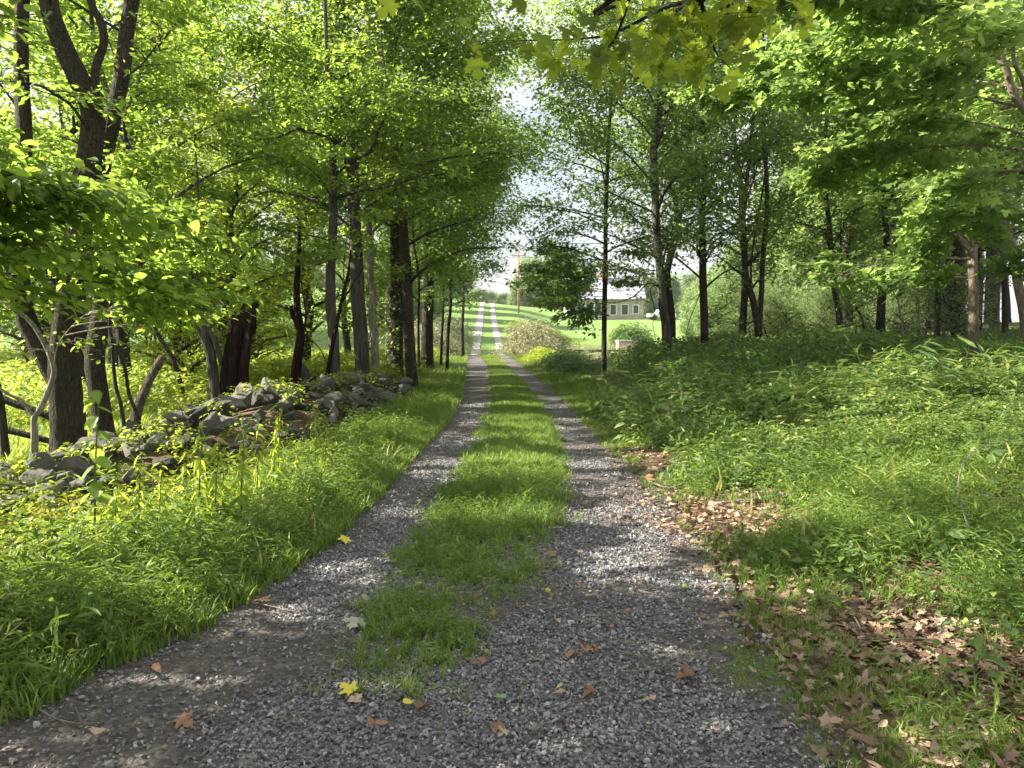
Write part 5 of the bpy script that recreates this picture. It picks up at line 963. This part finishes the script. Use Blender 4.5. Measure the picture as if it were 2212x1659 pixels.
def house():
    bx, by = 15.2, 130.; g = G(bx, by)-.6; root = empty('farmhouse', (bx, by, g), label='stone and white house with a long grey roof and red chimney on the lawn', cat='house')
    def part(name, mats, fn, par=root, label=None):
        a = Acc(); fn(a); o = a.obj(name, mats, par); tag(o, label); return o
    # local coordinates: x -6.2..6.2 along the front, front face at y = -4
    part('wall', ['housestone'], lambda a: box(a, .2, 6.2, -4, 4, 0, 3.4), label='rough stone wall on the right half')
    part('wall', ['white'], lambda a: box(a, -6.2, .19, -3.2, 4, 0, 3.4), label='white wall behind the porch')
    def gable(a, x0, x1, yf, yb, ze, zr):
        V = [(x, y, z) for x in (x0, x1) for y, z in ((yf, ze), (0, zr), (yb, ze), (yb, ze-.18), (0, zr-.18), (yf, ze-.18))]
        a.add(V, [0, 6, 7, 1, 1, 7, 8, 2, 2, 8, 9, 3, 5, 4, 10, 11, 4, 3, 9, 10, 0, 5, 11, 6, 0, 1, 4, 5, 1, 2, 3, 4, 7, 6, 11, 10, 8, 7, 10, 9], [4]*10)
    rf = part('roof', ['roof'], lambda a: gable(a, -6.6, 6.6, -4.6, 4.6, 3.55, 7.2))
    part('gable_wall', ['housestone'], lambda a: a.add([(6.2, -4, 3.4), (6.2, 4, 3.4), (6.2, 0, 6.9), (6.0, -4, 3.4), (6.0, 4, 3.4), (6.0, 0, 6.9)], [0, 1, 2, 5, 4, 3, 0, 2, 5, 3, 2, 1, 4, 5], [3, 3, 4, 4]))
    part('gable_wall', ['white'], lambda a: a.add([(-6.2, -4, 3.4), (-6.2, 4, 3.4), (-6.2, 0, 6.9), (-6.0, -4, 3.4), (-6.0, 4, 3.4), (-6.0, 0, 6.9)], [2, 1, 0, 3, 4, 5, 3, 5, 2, 0, 5, 4, 1, 2], [3, 3, 4, 4]))
    part('chimney', ['brick'], lambda a: (box(a, -.2, .8, -1.0, .1, 5.6, 8.6), box(a, -.3, .9, -1.1, .2, 8.6, 8.8)), rf)
    part('skylight', ['white', 'glass'], lambda a: (box(a, 1.6, 2.5, -1.9, -1.2, 5.5, 6.4), box(a, 1.7, 2.4, -1.93, -1.9, 5.6, 6.3, 1)), rf)
    for x in (-6, -4.6, -3.2, -1.8, -.4): part('porch_post', ['white'], lambda a: box(a, x-.12, x+.12, -4.4, -4.16, 0, 3.3))
    part('porch_rail', ['white'], lambda a: box(a, -6.1, -.3, -4.34, -4.22, .8, .95))
    for x, z0, z1, wd in ((-5.3, .9, 2.8, .9), (-3.9, .3, 2.8, .9), (-2.5, .9, 2.8, .9), (-1.1, .9, 2.8, .9), (1.3, 1.0, 2.6, .9), (3.2, 1.0, 2.6, 1.0), (5.0, 1.2, 2.5, .8)):
        yf = -4 if x > 0 else -3.2
        w = part('window', ['white'], lambda a: box(a, x-wd/2-.12, x+wd/2+.12, yf-.06, yf+.02, z0-.12, z1+.12)); part('pane', ['glass'], lambda a: box(a, x-wd/2, x+wd/2, yf-.09, yf-.055, z0, z1), w)
house()
def pole():
    x, y = 1.0, 118.; z = G(x, y); root = empty('utility_pole', (x, y, z), label='brown wooden utility pole with a grey transformer on the skyline', cat='utility pole')
    a = Acc(); tube(a, [(0, 0, -.3), (0, 0, 4), (0, 0, 9.5)], [.16, .14, .11], 10); a.obj('post', ['wood'], root, smooth=True)
    a = Acc(); box(a, -1.1, 1.1, -.2, -.1, 8.6, 8.75); a.obj('crossarm', ['wood'], root)
    a = Acc(); tube(a, [(.45, -.05, 5.2), (.45, -.05, 5.25), (.45, -.05, 6.3), (.45, -.05, 6.35)], [.24, .30, .30, .22], 14); a.obj('transformer', ['metal'], root, smooth=True)
    for dz in (8.8, 5.0): 
        a = Acc(); tube(a, [(t*44-22, 4-8*t*0, dz+.6*(2*t-1)**2*2) for t in np.linspace(0, 1, 15)], .025, 4); a.obj('wire', ['tyre'], root)
pole()
def truck():
    x, y = 24.0, 124.; z = G(x, y); root = empty('parked_pickup', (x, y, z), .15, label='small white and blue vehicle parked on the lawn right of the house', cat='truck')
    prof = [(-2.2, .5), (-2.2, 1.0), (-1.0, 1.05), (-.5, 1.65), (.6, 1.7), (.85, 1.05), (2.2, 1.05), (2.25, .5)]
    a = Acc(); n = len(prof); V = [(p, -.85, q_) for p, q_ in prof]+[(p, .85, q_) for p, q_ in prof]; a.add(V, list(range(n))+list(range(2*n-1, n-1, -1)), [n, n])
    for i in range(n): j = (i+1) % n; a.add([V[i], V[i+n], V[j+n], V[j]], [0, 1, 2, 3], [4])
    a.obj('body', ['white'], root)
    for xx in (-1.35, 1.4):
        for yy in (-.8, .8):
            a = Acc(); tube(a, [(xx, yy-.1, .38), (xx, yy, .38), (xx, yy+.1, .38)], .38, 16); a.obj('wheel', ['tyre'], root)
    a = Acc(); a.add([(-.85, -.87, 1.1), (.7, -.87, 1.1), (.5, -.87, 1.6), (-.42, -.87, 1.58)], [0, 1, 2, 3], [4]); a.obj('side_window', ['glass'], root)
truck()
def crate():
    p = at(1348, 738, 72); z = p[2]; g = G(p[0], 72); root = empty('wooden_box', (p[0], 72, g), .2, label='small pinkish wooden box on the bank right of the pond', cat='box')
    a = Acc(); box(a, -.65, .65, -.4, .4, 0, .85); a.obj('body', ['board'], root); a = Acc(); box(a, -.72, .72, -.47, .47, .853, .95); a.obj('lid', ['white'], root)
crate()

# ------------------------------------------------------------ the faint summer air over the far hill
def haze():
    a = Acc(); box(a, -530, 530, -45, 1130, -14, 60); o = a.obj('haze', [], kind='stuff', label='faint summer haze in the distance', cat='haze')
    m, nt, out = newmat('haze'); p = nd(nt, 'ShaderNodeVolumePrincipled'); p.inputs['Color'].default_value = (.9, .94, 1, 1); p.inputs['Density'].default_value = .0003; p.inputs['Anisotropy'].default_value = .2
    nt.links.new(p.outputs[0], out.inputs['Volume']); o.data.materials.append(m)
haze()

# labels for the members of small groups: by their order across the photo
ORD = 'first second third fourth fifth sixth seventh eighth ninth tenth eleventh twelfth thirteenth fourteenth fifteenth sixteenth seventeenth eighteenth nineteenth twentieth'.split()
for g_, txt in (('leafy saplings behind the left wall', 'leafy yellow green sapling behind the left wall'), ('saplings at the edge of the right hand wood', 'small leafy sapling at the right hand wood edge'), ('sunlit trees bordering the lawn', 'pale sunlit tree along the right border of the lawn'),
                ('trees deep in the right hand wood', 'green tree deep in the right hand wood'), ('tall weed stems before the wall', 'upright narrow leaved weed stem before the stone wall'), ('trees beyond the left field', 'sunlit tree across the bright left field')):
    mem = sorted([o for o in COL.objects if o.get('group') == g_], key=lambda o: o.location.x/max(.1, o.location.y))
    for n_, o in enumerate(mem):
        if n_ < 20: o['label'] = txt+', '+ORD[n_]+' from the left'

for n_, (x, y, an, L, r, m_, lab) in enumerate([(2.3, 5.0, .5, .9, .009, 'bark_pale', 'pale thin stick slanting out of the grass right of the track'), (3.0, 6.6, -.3, 1.3, .012, 'bark_smooth', 'crooked brown stick lying in the sunny grass of the right bank'), (4.6, 8.9, .2, 1.6, .018, 'bark_pale', 'weathered pale branch half sunk in the right bank growth'),
        (1.62, 4.9, 1.2, .7, .008, 'log', 'dark bent stick at the right gravel edge'), (2.1, 3.1, .1, .8, .009, 'log', 'dark stick lying over the nearest dry leaves'), (3.4, 4.2, -.5, .9, .010, 'bark_smooth', 'thin brown branch in the near right greenery')]):
    ground_log('fallen_stick', lab, x, y, x+L*math.cos(an), y+L*math.sin(an), r, m_, 'stick', lift=2.5+n_*.8, seg=6, bend=.6)
for px, py, h, n_, lab in ((1690, 905, .75, 20, 'tall flowering weed spike standing out of the near edge of the brush'), (1600, 960, .55, 16, 'leafy weed spike leaning at the left edge of the brush'), (1960, 1010, .6, 16, 'weed stem rising over the sunny right bank'), (2100, 1120, .5, 14, 'weed stem near the right edge of the picture'), (1480, 940, .4, 12, 'short weed beside the right verge where the brush begins')):
    weed('tall_weed', lab, 'weed', px, py, 2491/(py-718), h, tallherb(n_, .2), 'leaf_lime')
p_ = [at(2105, 1250, 4.9), at(2095, 1150, 4.9), at(2070, 1060, 5.0), at(2082, 1000, 5.1), at(2120, 965, 5.2), at(2190, 950, 5.3)]
a_ = Acc(); p_[0][2] = G(p_[0][0], p_[0][1]); P_ = smoothpath(np.array(p_), 4); tube(a_, P_, np.linspace(.007, .003, len(P_)), 5); a_.obj('arching_twig', ['bark_pale'], None, P_[0].copy(), label='bare pale twig arching up at the right edge', cat='twig')
